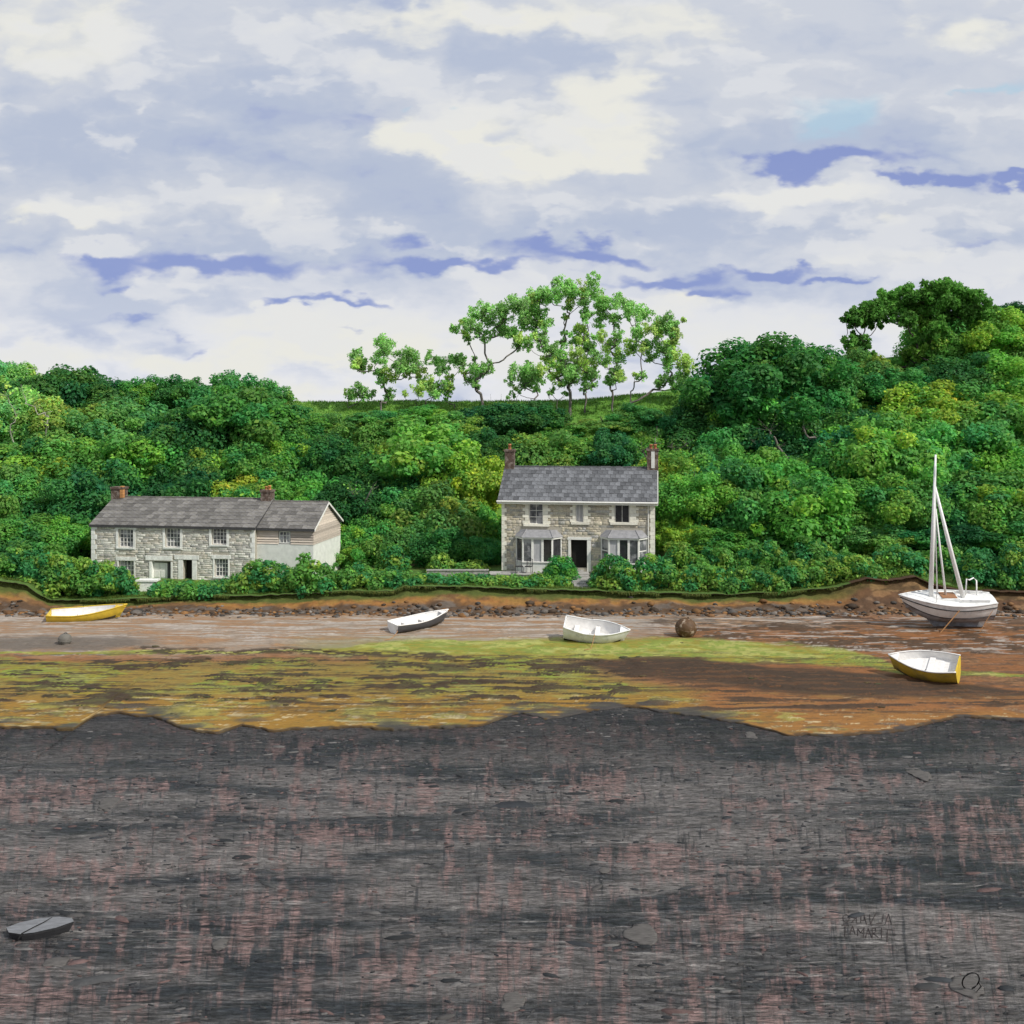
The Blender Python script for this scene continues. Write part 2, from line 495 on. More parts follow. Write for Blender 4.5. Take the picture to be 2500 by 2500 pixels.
def H(x, y):
    x = np.asarray(x, float); y = np.asarray(y, float)
    ye = Ye(x)
    zf = -0.02 - 0.004 * np.maximum(ye - y, 0) + 0.10 * (fbm(x * .22, y * .55, 3) - .5) + .05 * (fbm(x * 1.1, y * 3.4, 51, 5) - .5) + .14 * np.maximum(0, fbm(x * .7, y * 4, 52, 4) - .55)
    tm = np.clip((y - ye) / (61.5 - ye), 0, 1)
    zm = .055 + .295 * np.minimum(tm * 1.3, 1) ** .9 * (.75 + .25 * tm) + .10 * (fbm(x * .16, y * .4, 5) - .5) * sm(0, .1, tm) + .03 * (fbm(x * .9, y * 2.4, 6) - .5)
    zb = Zb(x)
    s = (y - 61.5) / 2.5
    zk = .35 + (zb - .65) * sm(0, 1, s) + .3 * sm(.86, 1.0, s) + (.34 * (fbm(x * .9, y * 1.6, 8, 5) - .5) + .12 * (np.abs(fbm(x * 2.3, y * 2.6, 18, 4) - .5) * 2 - .3)) * sm(0, .3, s) * (1 - sm(.9, 1, s))
    g = garden(x)
    zg = zb + (g - zb) * sm(64, 67.6, y)
    t = np.clip((y - 78) / 24.0, 0, 1)
    zh = g + (crest(x) - g) * (t * .55 + .45 * t * t * (3 - 2 * t)) + .5 * (fbm(x * .15, y * .15, 9) - .5) * sm(0, .2, t) - np.maximum(y - 102, 0) * .015
    z = np.where(y < ye, zf, np.where(y < 61.5, zm, np.where(y < 64, zk, np.where(y < 78, zg, zh))))
    return z


def Hz(x, y):
    return float(H(np.array([x]), np.array([y]))[0])


_Ys = np.linspace(14, 112, 1400)


def G(px, py):
    """ground point seen at a photograph pixel"""
    X = (px - 1250) / F * _Ys
    zr = CZ - (py - HY) / F * _Ys
    i = int(np.argmax(zr <= H(X, _Ys)))
    Yr = np.linspace(_Ys[max(i - 1, 0)], _Ys[i], 40)
    Xr = (px - 1250) / F * Yr
    hr = H(Xr, Yr)
    j = int(np.argmax(CZ - (py - HY) / F * Yr <= hr))
    return Vector((float(Xr[j]), float(Yr[j]), float(hr[j])))


def lerp(a, b, t):
    t = np.asarray(t)[..., None]
    return np.asarray(a) * (1 - t) + np.asarray(b) * t


def grid_faces(nr, nc):
    i = np.arange(nr - 1)[:, None] * nc + np.arange(nc - 1)[None, :]
    i = i.ravel()
    return np.stack([i, i + 1, i + 1 + nc, i + nc], 1)


def mud_color(x, y, z):
    """what lies on the mud: sand, weed, algae, ochre silt - by place"""
    u = 1250 + x / y * F
    v = HY + (CZ - z) / y * F
    n_a = fbm(x * .35, y * .55, 21, 5) - .5
    n_b = fbm(x * .8, y * 1.5, 22, 5) - .5
    n_c = fbm(x * 2.2, y * 4.0, 23, 4) - .5
    n_s = fbm(x * .5, y * 5.0, 24, 4) - .5          # long thin streaks
    n_t = fbm(x * 1.4, y * 7.0, 25, 4) - .5
    vv = v + 26 * n_a + 14 * n_b
    sand = np.array((.285, .215, .155)); pale = np.array((.42, .375, .33)); tan = np.array((.31, .17, .08)); orange = np.array((.285, .115, .035))
    ochre = np.array((.29, .155, .022)); yg = np.array((.245, .225, .026)); gr = np.array((.21, .275, .042)); dk = np.array((.040, .024, .013))
    dgrey = np.array((.10, .085, .07)); brown = np.array((.15, .075, .03)); lime = np.array((.345, .355, .09)); olive = np.array((.14, .14, .04))
    c = np.broadcast_to(sand, (*x.shape, 3)).copy()

    def lay(col, m):
        nonlocal c
        c = lerp(c, col, np.clip(m, 0, 1)) if np.ndim(m) else c
    # sand band streaks
    lay(pale, sm(.02, .12, n_s) * sm(1490, 1510, v) * (1 - sm(1555, 1580, vv)) * .7)
    lay(tan, sm(.05, .12, -n_s + .3 * n_a) * .75)
    lay((.30, .29, .27), sm(0.0, .12, n_t) * sm(1350, 1500, u) * (1 - sm(1520, 1550, v)) * .7)
    # green film creeping up the sand
    lay((.22, .23, .08), sm(1545, 1585, vv) * sm(650, 850, u) * (1 - sm(1450, 1600, u)) * .75)
    # right side: orange silt, dark mottles, pale crust
    R = sm(1480, 1700, u + 160 * n_a)
    lay(orange * .85, R * sm(1520, 1545, vv) * .9)
    R2 = sm(1850, 2150, u + 200 * n_b)
    lay(orange * .8, R2 * sm(1440, 1460, v) * .75)
    lay(dk * 1.5, R * sm(-.02, .06, n_b + .6 * n_s - .03) * sm(1505, 1530, vv) * .85)
    lay(dk * 1.6, R * sm(.0, .08, n_t + .5 * n_a) * .7)
    lay(pale, R * sm(.09, .16, n_s - .3 * n_b) * .7)
    # left: grey-brown weed line then orange tan
    Lf = 1 - sm(300, 430, u + 80 * n_a)
    lay(dgrey * 1.3, Lf * sm(1548, 1560, vv) * (1 - sm(1578, 1590, vv)) * .85)
    lay(tan * .95, Lf * sm(1583, 1592, vv) * .9)
    lay(pale, Lf * sm(.08, .16, n_s) * sm(1575, 1590, vv) * (1 - sm(1600, 1615, vv)))
    # algae
    A = sm(1596, 1612, vv - 8 * (u < 900)) * (.5 + .5 * sm(-.12, .0, n_a + .6 * n_b + .5 * n_s)) * (1 - sm(1300, 1480, u + 120 * n_b - (vv - 1620) * 4))
    lay(orange * .85, sm(1594, 1606, vv) * .85)
    lay(tan * .8, sm(1594, 1606, vv) * sm(0, .1, n_b) * .6)
    lay(yg, A)
    lay(gr, A * sm(.02, .10, n_b + .3 * n_a) * .8)
    lay(lime, A * sm(.07, .15, n_c + .5 * n_a) * (1 - sm(1690, 1720, vv)) * .7)
    lay(ochre * 1.05, A * sm(.0, .10, n_s + .25 * n_b) * .55)
    # upper green ribbon, from the dinghies to the right
    vc = np.interp(u, [750, 900, 1100, 1400, 1700, 1950, 2120, 2200, 2500], [1592, 1585, 1580, 1583, 1585, 1597, 1612, 1640, 1650])
    hw = np.interp(u, [750, 900, 1400, 1700, 2000, 2130, 2200, 2500], [4, 16, 30, 30, 24, 16, 10, 5])
    rb = 1 - sm(.65, 1.1, np.abs(v + 14 * n_a + 10 * n_b - vc) / hw)
    lay(lerp(yg * 1.05, lime, sm(-.08, .1, n_b)), rb * .92)
    lay(gr * .9, rb * sm(.03, .1, n_c + .4 * n_a) * .8)
    # ochre strip along the front
    O = sm(1676, 1712, vv + 20 * n_c)
    lay(ochre, O * .9)
    lay(orange * .95, O * sm(1600, 2000, u) * .6)
    lay(lime * .9, O * sm(.05, .13, n_b - .4 * n_s) * (1 - sm(1900, 2200, u)) * .6)
    lay((.55, .46, .27), sm(1690, 1705, v) * sm(.14, .2, n_t + .3 * n_c) * .7)
    # dark wedge of bare weed on the right
    vt = np.interp(u, [1380, 1480, 1700, 1900, 2100, 2300, 2500], [1618, 1606, 1606, 1628, 1640, 1664, 1682])
    vb = np.interp(u, [1380, 1500, 1700, 1900, 2100, 2300, 2500], [1619, 1640, 1668, 1690, 1703, 1706, 1700])
    vw = v + 12 * n_a + 10 * n_b
    W = sm(vt - 4, vt + 6, vw) * (1 - sm(vb - 10, vb + 10, vw))
    lay(dk * 1.1, W * .97)
    lay(orange * .7, W * sm(.06, .13, n_s + .2 * n_c) * .7)
    B = sm(1640, 1760, u) * sm(vb - 6, vb + 10, vw) * (1 - sm(1725, 1745, v))
    lay(orange * .85, B * .85)
    lay(dk * 1.4, B * sm(-.02, .06, n_s) * .85)
    # weed lines and clumps
    lay(dk * 1.1, (1 - sm(4, 11, np.abs(v + 12 * n_a + 6 * n_b - np.interp(u, [300, 420, 520, 900, 1150, 1300], [1578, 1592, 1588, 1594, 1606, 1612])))) *
        sm(300, 360, u) * (1 - sm(1330, 1420, u)) * sm(-.08, .0, n_c) * .9)
    K = sm(.028, .065, n_b * .8 + .75 * n_s + .12 * n_c) * sm(1598, 1615, v) * (1 - sm(1712, 1730, v)) * (1 - sm(1500, 1700, u))
    lay(dk * .9, K * .95)
    lay(olive, sm(.05, .1, n_c + .3 * n_b) * A * .45)
    ln = np.sin((y + .9 * fbm(x * .25, y * .3, 31, 3)) * 2 * math.pi / .34 + .8)
    lay(dk * 1.8, sm(.5, .9, ln) * sm(-.06, .06, n_a + n_c) * sm(1590, 1612, v) * .5)
    lay(dk * 1.3, sm(.06, .11, n_s + .35 * n_t) * sm(1585, 1600, v) * (1 - sm(1735, 1750, v)) * .6)
    # dark wet lip
    yl = y - Ye(x)
    lay((.05, .032, .016), (1 - sm(.0, np.maximum(.10, .30 + 2.2 * n_b), yl)) * .9)
    lay((.05, .05, .052), sm(.02, .1, n_b + .5 * n_s) * (1 - sm(.3, 1.8, yl)) * .75)
    # foot of the bank: weed-covered stones
    D = (1 - sm(1497, 1506, v + 16 * n_b + 10 * n_a)) * (1 - .75 * R2)
    lay(lerp(brown * .8, dgrey, sm(-.05, .08, n_c)), D * .95)
    return np.clip(c, .012, .9)


def build_terrain():
    # --- mud flat
    xs = np.linspace(-40, 40, 1240); ts = np.concatenate([[0, 0], np.linspace(0, 1, 215) ** 1.05])
    X = np.repeat(xs[None, :], len(ts), 0)
    ye = Ye(xs)[None, :]
    Y = ye + ts[:, None] * (61.5 - ye) + 1e-4
    Z = H(X, Y)
    rp = np.sin((Y + .9 * fbm(X * .25, Y * .3, 31, 3)) * 2 * math.pi / .34) * .011 * sm(0, .04, ts)[:, None] * (1 - sm(.6, .8, ts)[:, None])
    lump = .055 * sm(.1, .2, fbm(X * .8, Y * 1.5, 22, 5) - .5 + .6 * (fbm(X * .5, Y * 5.0, 24, 4) - .5))
    Z = Z + rp + lump * sm(.02, .06, ts)[:, None]
    c = mud_color(X, Y, Z)
    Y[0] += .10; Z[0] = -.42                        # undercut skirt below the lip
    Y[1] += -.05; Z[1] = Z[2] - .03
    me = fast_mesh('mudflat', np.stack([X, Y, Z], -1).reshape(-1, 3), grid_faces(*X.shape), c.reshape(-1, 3), True)
    m = material('tidal_mud_sand_and_algae', (.92, .92, .92), .78, .28, 5, (.6, 2.2, 1), attr=True, bump=.45, bscale=9, spec=.35)
    obj('mudflat', me, m, None, 'tidal flat of sand, ochre silt, green algae and dark weed below the bank', None, kind='structure')
    # --- bank and garden
    xs = np.linspace(-62, 62, 900); ys = np.concatenate([np.linspace(61.5, 64.3, 60), np.linspace(64.4, 79, 60)])
    X, Y = np.meshgrid(xs, ys)
    Z = H(X, Y + 1e-4)
    n1 = fbm(X * .5, Y * 1.2, 41, 5) - .5; n2 = fbm(X * 1.6, Y * 3, 42, 4) - .5
    s = (Y - 61.5) / 2.5 + .35 * n1
    c = np.broadcast_to(np.array((.085, .052, .03)), (*X.shape, 3)).copy()
    c = lerp(c, (.13, .115, .10), sm(.0, .1, n2) * .6)
    c = lerp(c, (.27, .125, .035), sm(.40, .55, s) * (.35 + .55 * sm(-.08, .06, n1 + .6 * n2)))
    c = lerp(c, (.22, .14, .03), sm(.45, .7, s) * sm(0, .1, n2) * .7)
    rt = sm(17, 24, X)
    c = lerp(c, (.095, .05, .026), rt * (.75 + .25 * sm(-.1, .1, n1)))
    c = lerp(c, (.30, .17, .08), rt * sm(.04, .12, n2) * .5)
    c = lerp(c, (.075, .095, .02), sm(.60, .80, s) * (1 - .85 * rt * (1 - sm(1.0, 1.1, (Y - 61.5) / 2.5))))
    c = lerp(c, (.08, .17, .03), sm(1.0, 1.04, (Y - 61.5) / 2.5))
    c = lerp(c, (.14, .19, .04), sm(0, .1, n1) * sm(1.0, 1.04, (Y - 61.5) / 2.5) * .7)
    me = fast_mesh('bank', np.stack([X, Y, Z], -1).reshape(-1, 3), grid_faces(*X.shape), c.reshape(-1, 3), True)
    m = material('earth_bank_and_turf', (1, 1, 1), .9, .3, 3, attr=True, bump=.6, bscale=7)
    bank = obj('grass_bank', me, m, None, 'eroded earth bank with a turf lip below the gardens', None, kind='structure')
    xs = np.linspace(-40, 40, 900)
    zb = Zb(xs); ov = .16 + .22 * fbm(xs * .7, xs * 0, 47, 4)
    ov = ov * (1 - .0 * xs)
    prof = []
    for dy, dz in ((.45, .0), (.1, .035), (-.06, .03), (-.11, -.01), (-.05, -.05), (.25, -.07)):
        prof.append(np.stack([xs, 63.9 + dy - ov * (dy < .05) + .05 * (fbm(xs * 3, xs * 0 + dy, 48, 3) - .5), zb + dz + .13 * (fbm(xs * 2.4, xs * 0 + .3 * dy, 49, 4) - .5)], 1))
    A_ = np.array(prof)
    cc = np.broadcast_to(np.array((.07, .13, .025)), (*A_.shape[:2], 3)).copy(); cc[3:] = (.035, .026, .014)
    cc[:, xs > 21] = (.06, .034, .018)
    tl = fast_mesh('turf_lip', A_.reshape(-1, 3), grid_faces(A_.shape[0], A_.shape[1]), cc.reshape(-1, 3), True)
    obj('turf_lip', tl, m, bank)
    # --- hillside
    xs = np.linspace(-150, 150, 301); ys = np.concatenate([np.linspace(78.98, 104, 60), np.linspace(106, 190, 18)])
    X, Y = np.meshgrid(xs, ys)
    Z = H(X, Y)
    n1 = fbm(X * .2, Y * .4, 45, 4)
    c = lerp(np.broadcast_to(np.array((.08, .22, .03)), (*X.shape, 3)), (.15, .30, .045), n1)
    me = fast_mesh('hillside', np.stack([X, Y, Z], -1).reshape(-1, 3), grid_faces(*X.shape), c.reshape(-1, 3), True)
    m = material('green_hill_pasture', (1, 1, 1), .9, .35, .8, (1, 3, 1), attr=True, bump=.6, bscale=2)
    obj('hillside', me, m, None, 'green wooded hillside with a pasture along its top', None, kind='structure')
    # --- foreground silt
    xs = np.linspace(-30, 30, 520); ts = np.linspace(0, 1, 420)
    ye = Ye(xs)[None, :] + .35
    Y = 9.0 + ts[:, None] ** 1.15 * (ye - 9.0)
    X = np.repeat(xs[None, :], len(ts), 0)
    Z = H(X, np.minimum(Y, ye - .36))
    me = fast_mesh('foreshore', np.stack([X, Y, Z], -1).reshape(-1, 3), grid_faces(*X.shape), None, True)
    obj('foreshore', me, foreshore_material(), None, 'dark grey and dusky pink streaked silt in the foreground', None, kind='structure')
    # --- the land all round, out to the horizon
    mb = MB().box(-6000, 6000, -6000, 6000, -3.0, -.9)
    mb.build('ground', material('far_ground', (.07, .065, .055), .9, .3, .05), None,
             label='low ground running out to the horizon', kind='structure')


def foreshore_material():
    m = bpy.data.materials.new('wet_grey_silt')
    m.use_nodes = True
    nt = m.node_tree; N, L = nt.nodes, nt.links
    b = N['Principled BSDF']
    tc = N.new('ShaderNodeTexCoord')

    def noise(sc, det=6, r=.6, dist=0.0):
        mp = N.new('ShaderNodeMapping'); mp.inputs['Scale'].default_value = sc
        L.new(tc.outputs['Object'], mp.inputs['Vector'])
        n = N.new('ShaderNodeTexNoise'); n.inputs['Scale'].default_value = 1.0
        n.inputs['Detail'].default_value = det; n.inputs['Roughness'].default_value = r; n.inputs['Distortion'].default_value = dist
        L.new(mp.outputs[0], n.inputs['Vector'])
        return n.outputs['Fac']

    def rp(v, a, b2, lo=0.0, hi=1.0):
        n = N.new('ShaderNodeMapRange'); n.interpolation_type = 'SMOOTHSTEP'
        n.inputs['From Min'].default_value = a; n.inputs['From Max'].default_value = b2
        n.inputs['To Min'].default_value = lo; n.inputs['To Max'].default_value = hi
        L.new(v, n.inputs['Value'])
        return n.outputs[0]

    def mth(op, a, b2):
        n = N.new('ShaderNodeMath'); n.operation = op
        for i, v in enumerate((a, b2)):
            if isinstance(v, (int, float)):
                n.inputs[i].default_value = v
            else:
                L.new(v, n.inputs[i])
        return n.outputs[0]

    def mix(f, a, c, blend='MIX'):
        n = N.new('ShaderNodeMix'); n.data_type = 'RGBA'; n.blend_type = blend
        if isinstance(f, (int, float)):
            n.inputs['Factor'].default_value = f
        else:
            L.new(f, n.inputs['Factor'])
        for s_, v in (('A', a), ('B', c)):
            if isinstance(v, tuple):
                n.inputs[s_].default_value = (*v, 1)
            else:
                L.new(v, n.inputs[s_])
        return n.outputs['Result']

    # streaks fanned out from a point behind the camera, so they look upright
    sp = N.new('ShaderNodeSeparateXYZ'); L.new(tc.outputs['Object'], sp.inputs[0])
    yy = mth('ADD', sp.outputs[1], 4.0)
    cv = N.new('ShaderNodeCombineXYZ')
    L.new(mth('MULTIPLY', mth('DIVIDE', sp.outputs[0], yy), 30.0), cv.inputs[0]); L.new(mth('MULTIPLY', yy, .42), cv.inputs[1])

    def rnoise(sx, sy, det=5, r=.6):
        mp = N.new('ShaderNodeMapping'); mp.inputs['Scale'].default_value = (sx, sy, 1)
        L.new(cv.outputs[0], mp.inputs['Vector'])
        n = N.new('ShaderNodeTexNoise'); n.inputs['Scale'].default_value = 1.0
        n.inputs['Detail'].default_value = det; n.inputs['Roughness'].default_value = r
        L.new(mp.outputs[0], n.inputs['Vector'])
        return n.outputs['Fac']

    swath = noise((.09, .46, 1), 6, .62, .5)
    patch = noise((.22, .40, 1), 7, .68, .3)
    streak = rnoise(2.6, .6, 6, .66)
    streak2 = rnoise(6.0, .8, 6, .66)
    grain = noise((1.5, 9, 1), 8, .74)
    grain2 = noise((4.5, 22, 1), 6, .70)
    light = noise((.45, 4.0, 1), 7, .68, .5)
    c = mix(rp(swath, .38, .62), (.027, .031, .035), (.135, .125, .119))
    pk = mth('MULTIPLY', rp(mth('ADD', mth('MULTIPLY', streak, .62), mth('MULTIPLY', patch, .5)), .55, .65), .74)
    pk = mth('MULTIPLY', pk, rp(grain, .34, .54))
    c = mix(pk, c, (.195, .125, .114))
    c = mix(mth('MULTIPLY', rp(streak2, .54, .68), .75), c, (.022, .026, .030))
    c = mix(mth('MULTIPLY', rp(light, .54, .68), .75), c, (.185, .175, .165))
    ledge_band = rp(mth('ADD', sp.outputs[1], mth('MULTIPLY', swath, 9.0)), 38.5, 45.0)  # silt colour turns darker with distance, towards the ledge
    c = mix(mth('MULTIPLY', ledge_band, .7), c, (.014, .015, .017))
    c = mix(mth('MULTIPLY', rp(light, .38, .26), .85), c, (.018, .019, .021))
    c = mix(1.0, c, rp(grain, .30, .70, .30, 1.95), 'MULTIPLY')
    c = mix(1.0, c, rp(grain2, .32, .68, .50, 1.50), 'MULTIPLY')
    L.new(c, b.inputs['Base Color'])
    L.new(mth('ADD', rp(swath, .35, .65, .38, .60), rp(grain, .3, .7, -.08, .12)), b.inputs['Roughness'])
    b.inputs['Specular IOR Level'].default_value = .16
    bn = N.new('ShaderNodeBump'); bn.inputs['Strength'].default_value = 1.0; bn.inputs['Distance'].default_value = .10
    L.new(mth('ADD', mth('ADD', grain, mth('MULTIPLY', grain2, .4)), mth('MULTIPLY', streak2, -.8)), bn.inputs['Height'])
    L.new(bn.outputs[0], b.inputs['Normal'])
    return m


build_terrain()


# ------------------------------------------------------------------ houses
class Frame:
    """front wall plane of a house: pixel -> local x, z"""
    def __init__(s, o, ang):
        s.o = Vector(o); s.a = math.radians(ang); s.c, s.s = math.cos(s.a), math.sin(s.a)

    def uv(s, px, py, dy=0.0):
        r = (px - 1250) / F
        ox, oy = s.o.x - s.s * dy, s.o.y + s.c * dy
        lx = (r * oy - ox) / (s.c - r * s.s)
        Y = oy + s.s * lx
        return lx, CZ + (HY - py) / F * Y - s.o.z

    def rect(s, x0, y0, x1, y1, dy=0.0):
        a, b = s.uv(x0, y1, dy), s.uv(x1, y0, dy)
        c, d = s.uv(x0, y0, dy), s.uv(x1, y1, dy)
        return a[0], b[0], (a[1] + d[1]) / 2, (b[1] + c[1]) / 2      # x0,x1,z0,z1


def wall_with_holes(mb, x0, x1, z0, z1, y0, y1, holes):
    xs = sorted({x0, x1, *[min(max(h[0], x0), x1) for h in holes], *[min(max(h[1], x0), x1) for h in holes]})
    zs = sorted({z0, z1, *[min(max(h[2], z0), z1) for h in holes], *[min(max(h[3], z0), z1) for h in holes]})
    for i in range(len(xs) - 1):
        for j in range(len(zs) - 1):
            cx, cz = (xs[i] + xs[i + 1]) / 2, (zs[j] + zs[j + 1]) / 2
            if not any(h[0] < cx < h[1] and h[2] < cz < h[3] for h in holes):
                mb.box(xs[i], xs[i + 1], y0, y1, zs[j], zs[j + 1])


def stone_facing(parent, x0, x1, z0, z1, holes, palette, mat, seed, yface=0.0, top=None, frame='y', gap=.02, hr=(.13, .27), wr=(.2, .62)):
    r = random.Random(seed)
    V, Fc, C = [], [], []
    z = z0
    while z < z1 - .05:
        hh = min(r.uniform(*hr), z1 - z)
        x = x0 + r.uniform(-.2, 0)
        while x < x1:
            w = r.uniform(*wr)
            a, b = max(x, x0) + gap * r.uniform(.3, 1), min(x + w, x1) - gap * r.uniform(.3, 1)
            x += w
            if b - a < .06:
                continue
            ca, cz = (a + b) / 2, z + hh / 2
            zt = z + hh - gap * r.uniform(.3, 1)
            if top is not None and zt > top(ca) - .02:
                continue
            segs = [(a, b)]
            for h in holes:
                if h[2] - .01 < zt and h[3] + .01 > z:
                    ns = []
                    for p, q in segs:
                        if q <= h[0] or p >= h[1]:
                            ns.append((p, q))
                        else:
                            if h[0] - p > .07: ns.append((p, h[0]))
                            if q - h[1] > .07: ns.append((h[1], q))
                    segs = ns
            for p, q in segs:
                d = yface - r.uniform(.006, .022)
                n = len(V)
                j = lambda: r.uniform(-.012, .012)
                pts = [(p + j(), z + j()), (q + j(), z + j()), (q + j(), zt + j()), (p + j(), zt + j())]
                i_ = .018
                inn = [(pts[0][0] + i_, pts[0][1] + i_), (pts[1][0] - i_, pts[1][1] + i_), (pts[2][0] - i_, pts[2][1] - i_), (pts[3][0] + i_, pts[3][1] - i_)]
                if frame == 'y':
                    V += [(u, yface + .004, w_) for u, w_ in pts] + [(u, d, w_) for u, w_ in inn]
                else:
                    V += [(frame - yface - .004, u, w_) for u, w_ in pts] + [(frame - d, u, w_) for u, w_ in inn]
                Fc += [(n + 4, n + 5, n + 6, n + 7)] + [(n + k, n + (k + 1) % 4, n + 4 + (k + 1) % 4, n + 4 + k) for k in range(4)]
                base = r.choice(palette); g = r.uniform(1.15, 1.6)
                C += [(base[0] * g, base[1] * g, base[2] * g)] * 8
        z += hh
    me = fast_mesh('stone_facing', np.array(V), np.array(Fc), np.array(C))
    return obj('stone_facing', me, mat, parent, kind='stuff')


def window(root, x0, x1, z0, z1, y, nx, nz, glass, sill=True, frame=.06, bar=.028, curtain=None, meet=False):
    w = MB()
    w.box(x0, x0 + frame, y, y + .07, z0, z1); w.box(x1 - frame, x1, y, y + .07, z0, z1)
    w.box(x0 + frame, x1 - frame, y, y + .07, z0, z0 + frame); w.box(x0 + frame, x1 - frame, y, y + .07, z1 - frame, z1)
    win = w.build('window', M_white, root)
    a0, a1, b0, b1 = x0 + frame, x1 - frame, z0 + frame, z1 - frame
    for i in range(1, nx):
        xx = a0 + (a1 - a0) * i / nx
        MB().box(xx - bar / 2, xx + bar / 2, y + .01, y + .045, b0, b1).build('glazing_bar', M_white, win)
    for j in range(1, nz):
        zz = b0 + (b1 - b0) * j / nz
        t = bar * (1.6 if meet and j == nz // 2 else 1)
        MB().box(a0, a1, y + .014, y + .041, zz - t / 2, zz + t / 2).build('glazing_bar', M_white, win)
    for i in range(nx):
        for j in range(nz):
            MB().box(a0 + (a1 - a0) * i / nx, a0 + (a1 - a0) * (i + 1) / nx, y + .05, y + .06,
                     b0 + (b1 - b0) * j / nz, b0 + (b1 - b0) * (j + 1) / nz).build('pane', glass, win)
    if sill:
        MB().box(x0 - .08, x1 + .08, -.10, y + .06, z0 - .09, z0 - .004).build('sill', M_quoin_pale, win)
    return win


def slate_mesh(w, l, name='slate'):
    mb = MB()
    t = .022
    vs = [(0, 0, 0), (w, 0, 0), (w, l, 0), (0, l, 0), (.006, .006, t), (w - .006, .006, t), (w - .006, l, t), (.006, l, t)]
    mb.add(vs, [(3, 2, 1, 0), (4, 5, 6, 7), (0, 1, 5, 4), (1, 2, 6, 5), (2, 3, 7, 6), (3, 0, 4, 7)])
    return mb.mesh(name)


def roof(root, x0, x1, d, zeave, zridge, mat, rows, cols, over=.22, xo0=.15, xo1=.15, skew=0.0, max_parts=300, seed=1):
    """gabled roof along x over a body of depth d; front slates are separate pieces"""
    r = random.Random(seed)
    half = d / 2
    sl = (zridge - zeave) / half
    mb = MB()
    ya, yb = -over, d + over
    za = zeave - over * sl
    t = .12
    for s_ in (0, 1):
        y0, y1 = (ya, half) if s_ == 0 else (yb, half)
        prof = [(y0, za), (y1, zridge), (y1, zridge - t), (y0, za - t)]
        mb.prism(prof if s_ == 0 else prof[::-1], x0 - xo0, x1 + xo1, 'x')
    rf = mb.build('roof', M_under, root)
    L = math.hypot(half + over, zridge - za)
    ang = math.atan2(zridge - za, half + over)
    W = (x1 + xo1) - (x0 - xo0)
    cw, rl = W / cols, L / rows
    me = slate_mesh(cw - .012, rl * 1.22)
    me_h = slate_mesh(cw / 2 - .012, rl * 1.22)
    me.materials.append(mat); me_h.materials.append(mat)
    n = 0
    rest = MB()
    for side in (0, 1):
        for j in range(rows):
            half_off = (j % 2) * .5
            k = 0
            xpos = 0.0
            while xpos < W - .05:
                ww = cw * .5 if (k == 0 and half_off) or xpos + cw > W + .02 else cw
                m_ = me_h if ww < cw * .9 else me
                s0 = j * rl
                lift = .012 + .02
                if side == 0:
                    yy, zz = ya + math.cos(ang) * s0, za + math.sin(ang) * s0 + lift
                    rot = (ang - .045 + r.uniform(-.012, .012), 0, r.uniform(-.015, .015))
                    loc = (x0 - xo0 + xpos + r.uniform(-.004, .004), yy + r.uniform(-.012, .012), zz + r.uniform(0, .01))
                    if n < max_parts:
                        o = obj('slate', m_, None, rf, loc=loc, rot=rot)
                        n += 1
                    else:
                        mtx = Matrix.Translation(loc) @ Matrix.Rotation(rot[0], 4, 'X')
                        rest.box(0, ww - .012, 0, rl * 1.2, 0, .022, mtx)
                else:
                    yy, zz = yb - math.cos(ang) * s0, za + math.sin(ang) * s0 + lift
                    mtx = Matrix.Translation((x0 - xo0 + xpos, yy, zz)) @ Matrix.Rotation(math.pi - ang + .045, 4, 'X')
                    rest.box(0, ww - .012, 0, rl * 1.2, -.022, 0, mtx)
                xpos += ww; k += 1
    rest.build('back_slates', mat, rf, kind='stuff')
    # ridge tiles
    for i in range(int(W / .45)):
        a = x0 - xo0 + W * i / int(W / .45)
        MB().prism([(half - .13, zridge - .03), (half, zridge + .075), (half + .13, zridge - .03), (half, zridge + .03)],
                   a + .006, a + W / int(W / .45) - .006, 'x').build('ridge_tile', mat, rf)
    return rf


def chimney(root, cx, cy, w, d, z0, z1, mat, pots, name='chimney', potmat=None):
    mb = MB().box(cx - w / 2, cx + w / 2, cy - d / 2, cy + d / 2, z0, z1 - .16)
    ch = mb.build(name, mat, root)
    MB().box(cx - w / 2 - .05, cx + w / 2 + .05, cy - d / 2 - .05, cy + d / 2 + .05, z1 - .16 + .002, z1).build('chimney_cap', mat, ch)
    for px, ph in pots:
        rows = []
        for zz, rr in ((z1 - .02, .12), (z1 + ph * .7, .095), (z1 + ph * .72, .125), (z1 + ph, .115), (z1 + ph, .085), (z1 + ph * .4, .08)):
            rows.append([(px + rr * math.cos(a), cy + rr * math.sin(a), zz) for a in [2 * math.pi * k / 10 for k in range(10)]])
        MB().grid(rows, True).build('chimney_pot', potmat or M_pot, ch, True)
    return ch


def quoins(root, x0, z0, z1, n, wa, wb, mat, y=-.05, right=False, name='quoin', depth=.12):
    hh = (z1 - z0) / n
    for i in range(n):
        w = wa if i % 2 == 0 else wb
        a, b = (x0 - w, x0) if right else (x0, x0 + w)
        MB().box(a, b, y, y + depth, z0 + i * hh + .008, z0 + (i + 1) * hh - .008).build(name, mat, root)


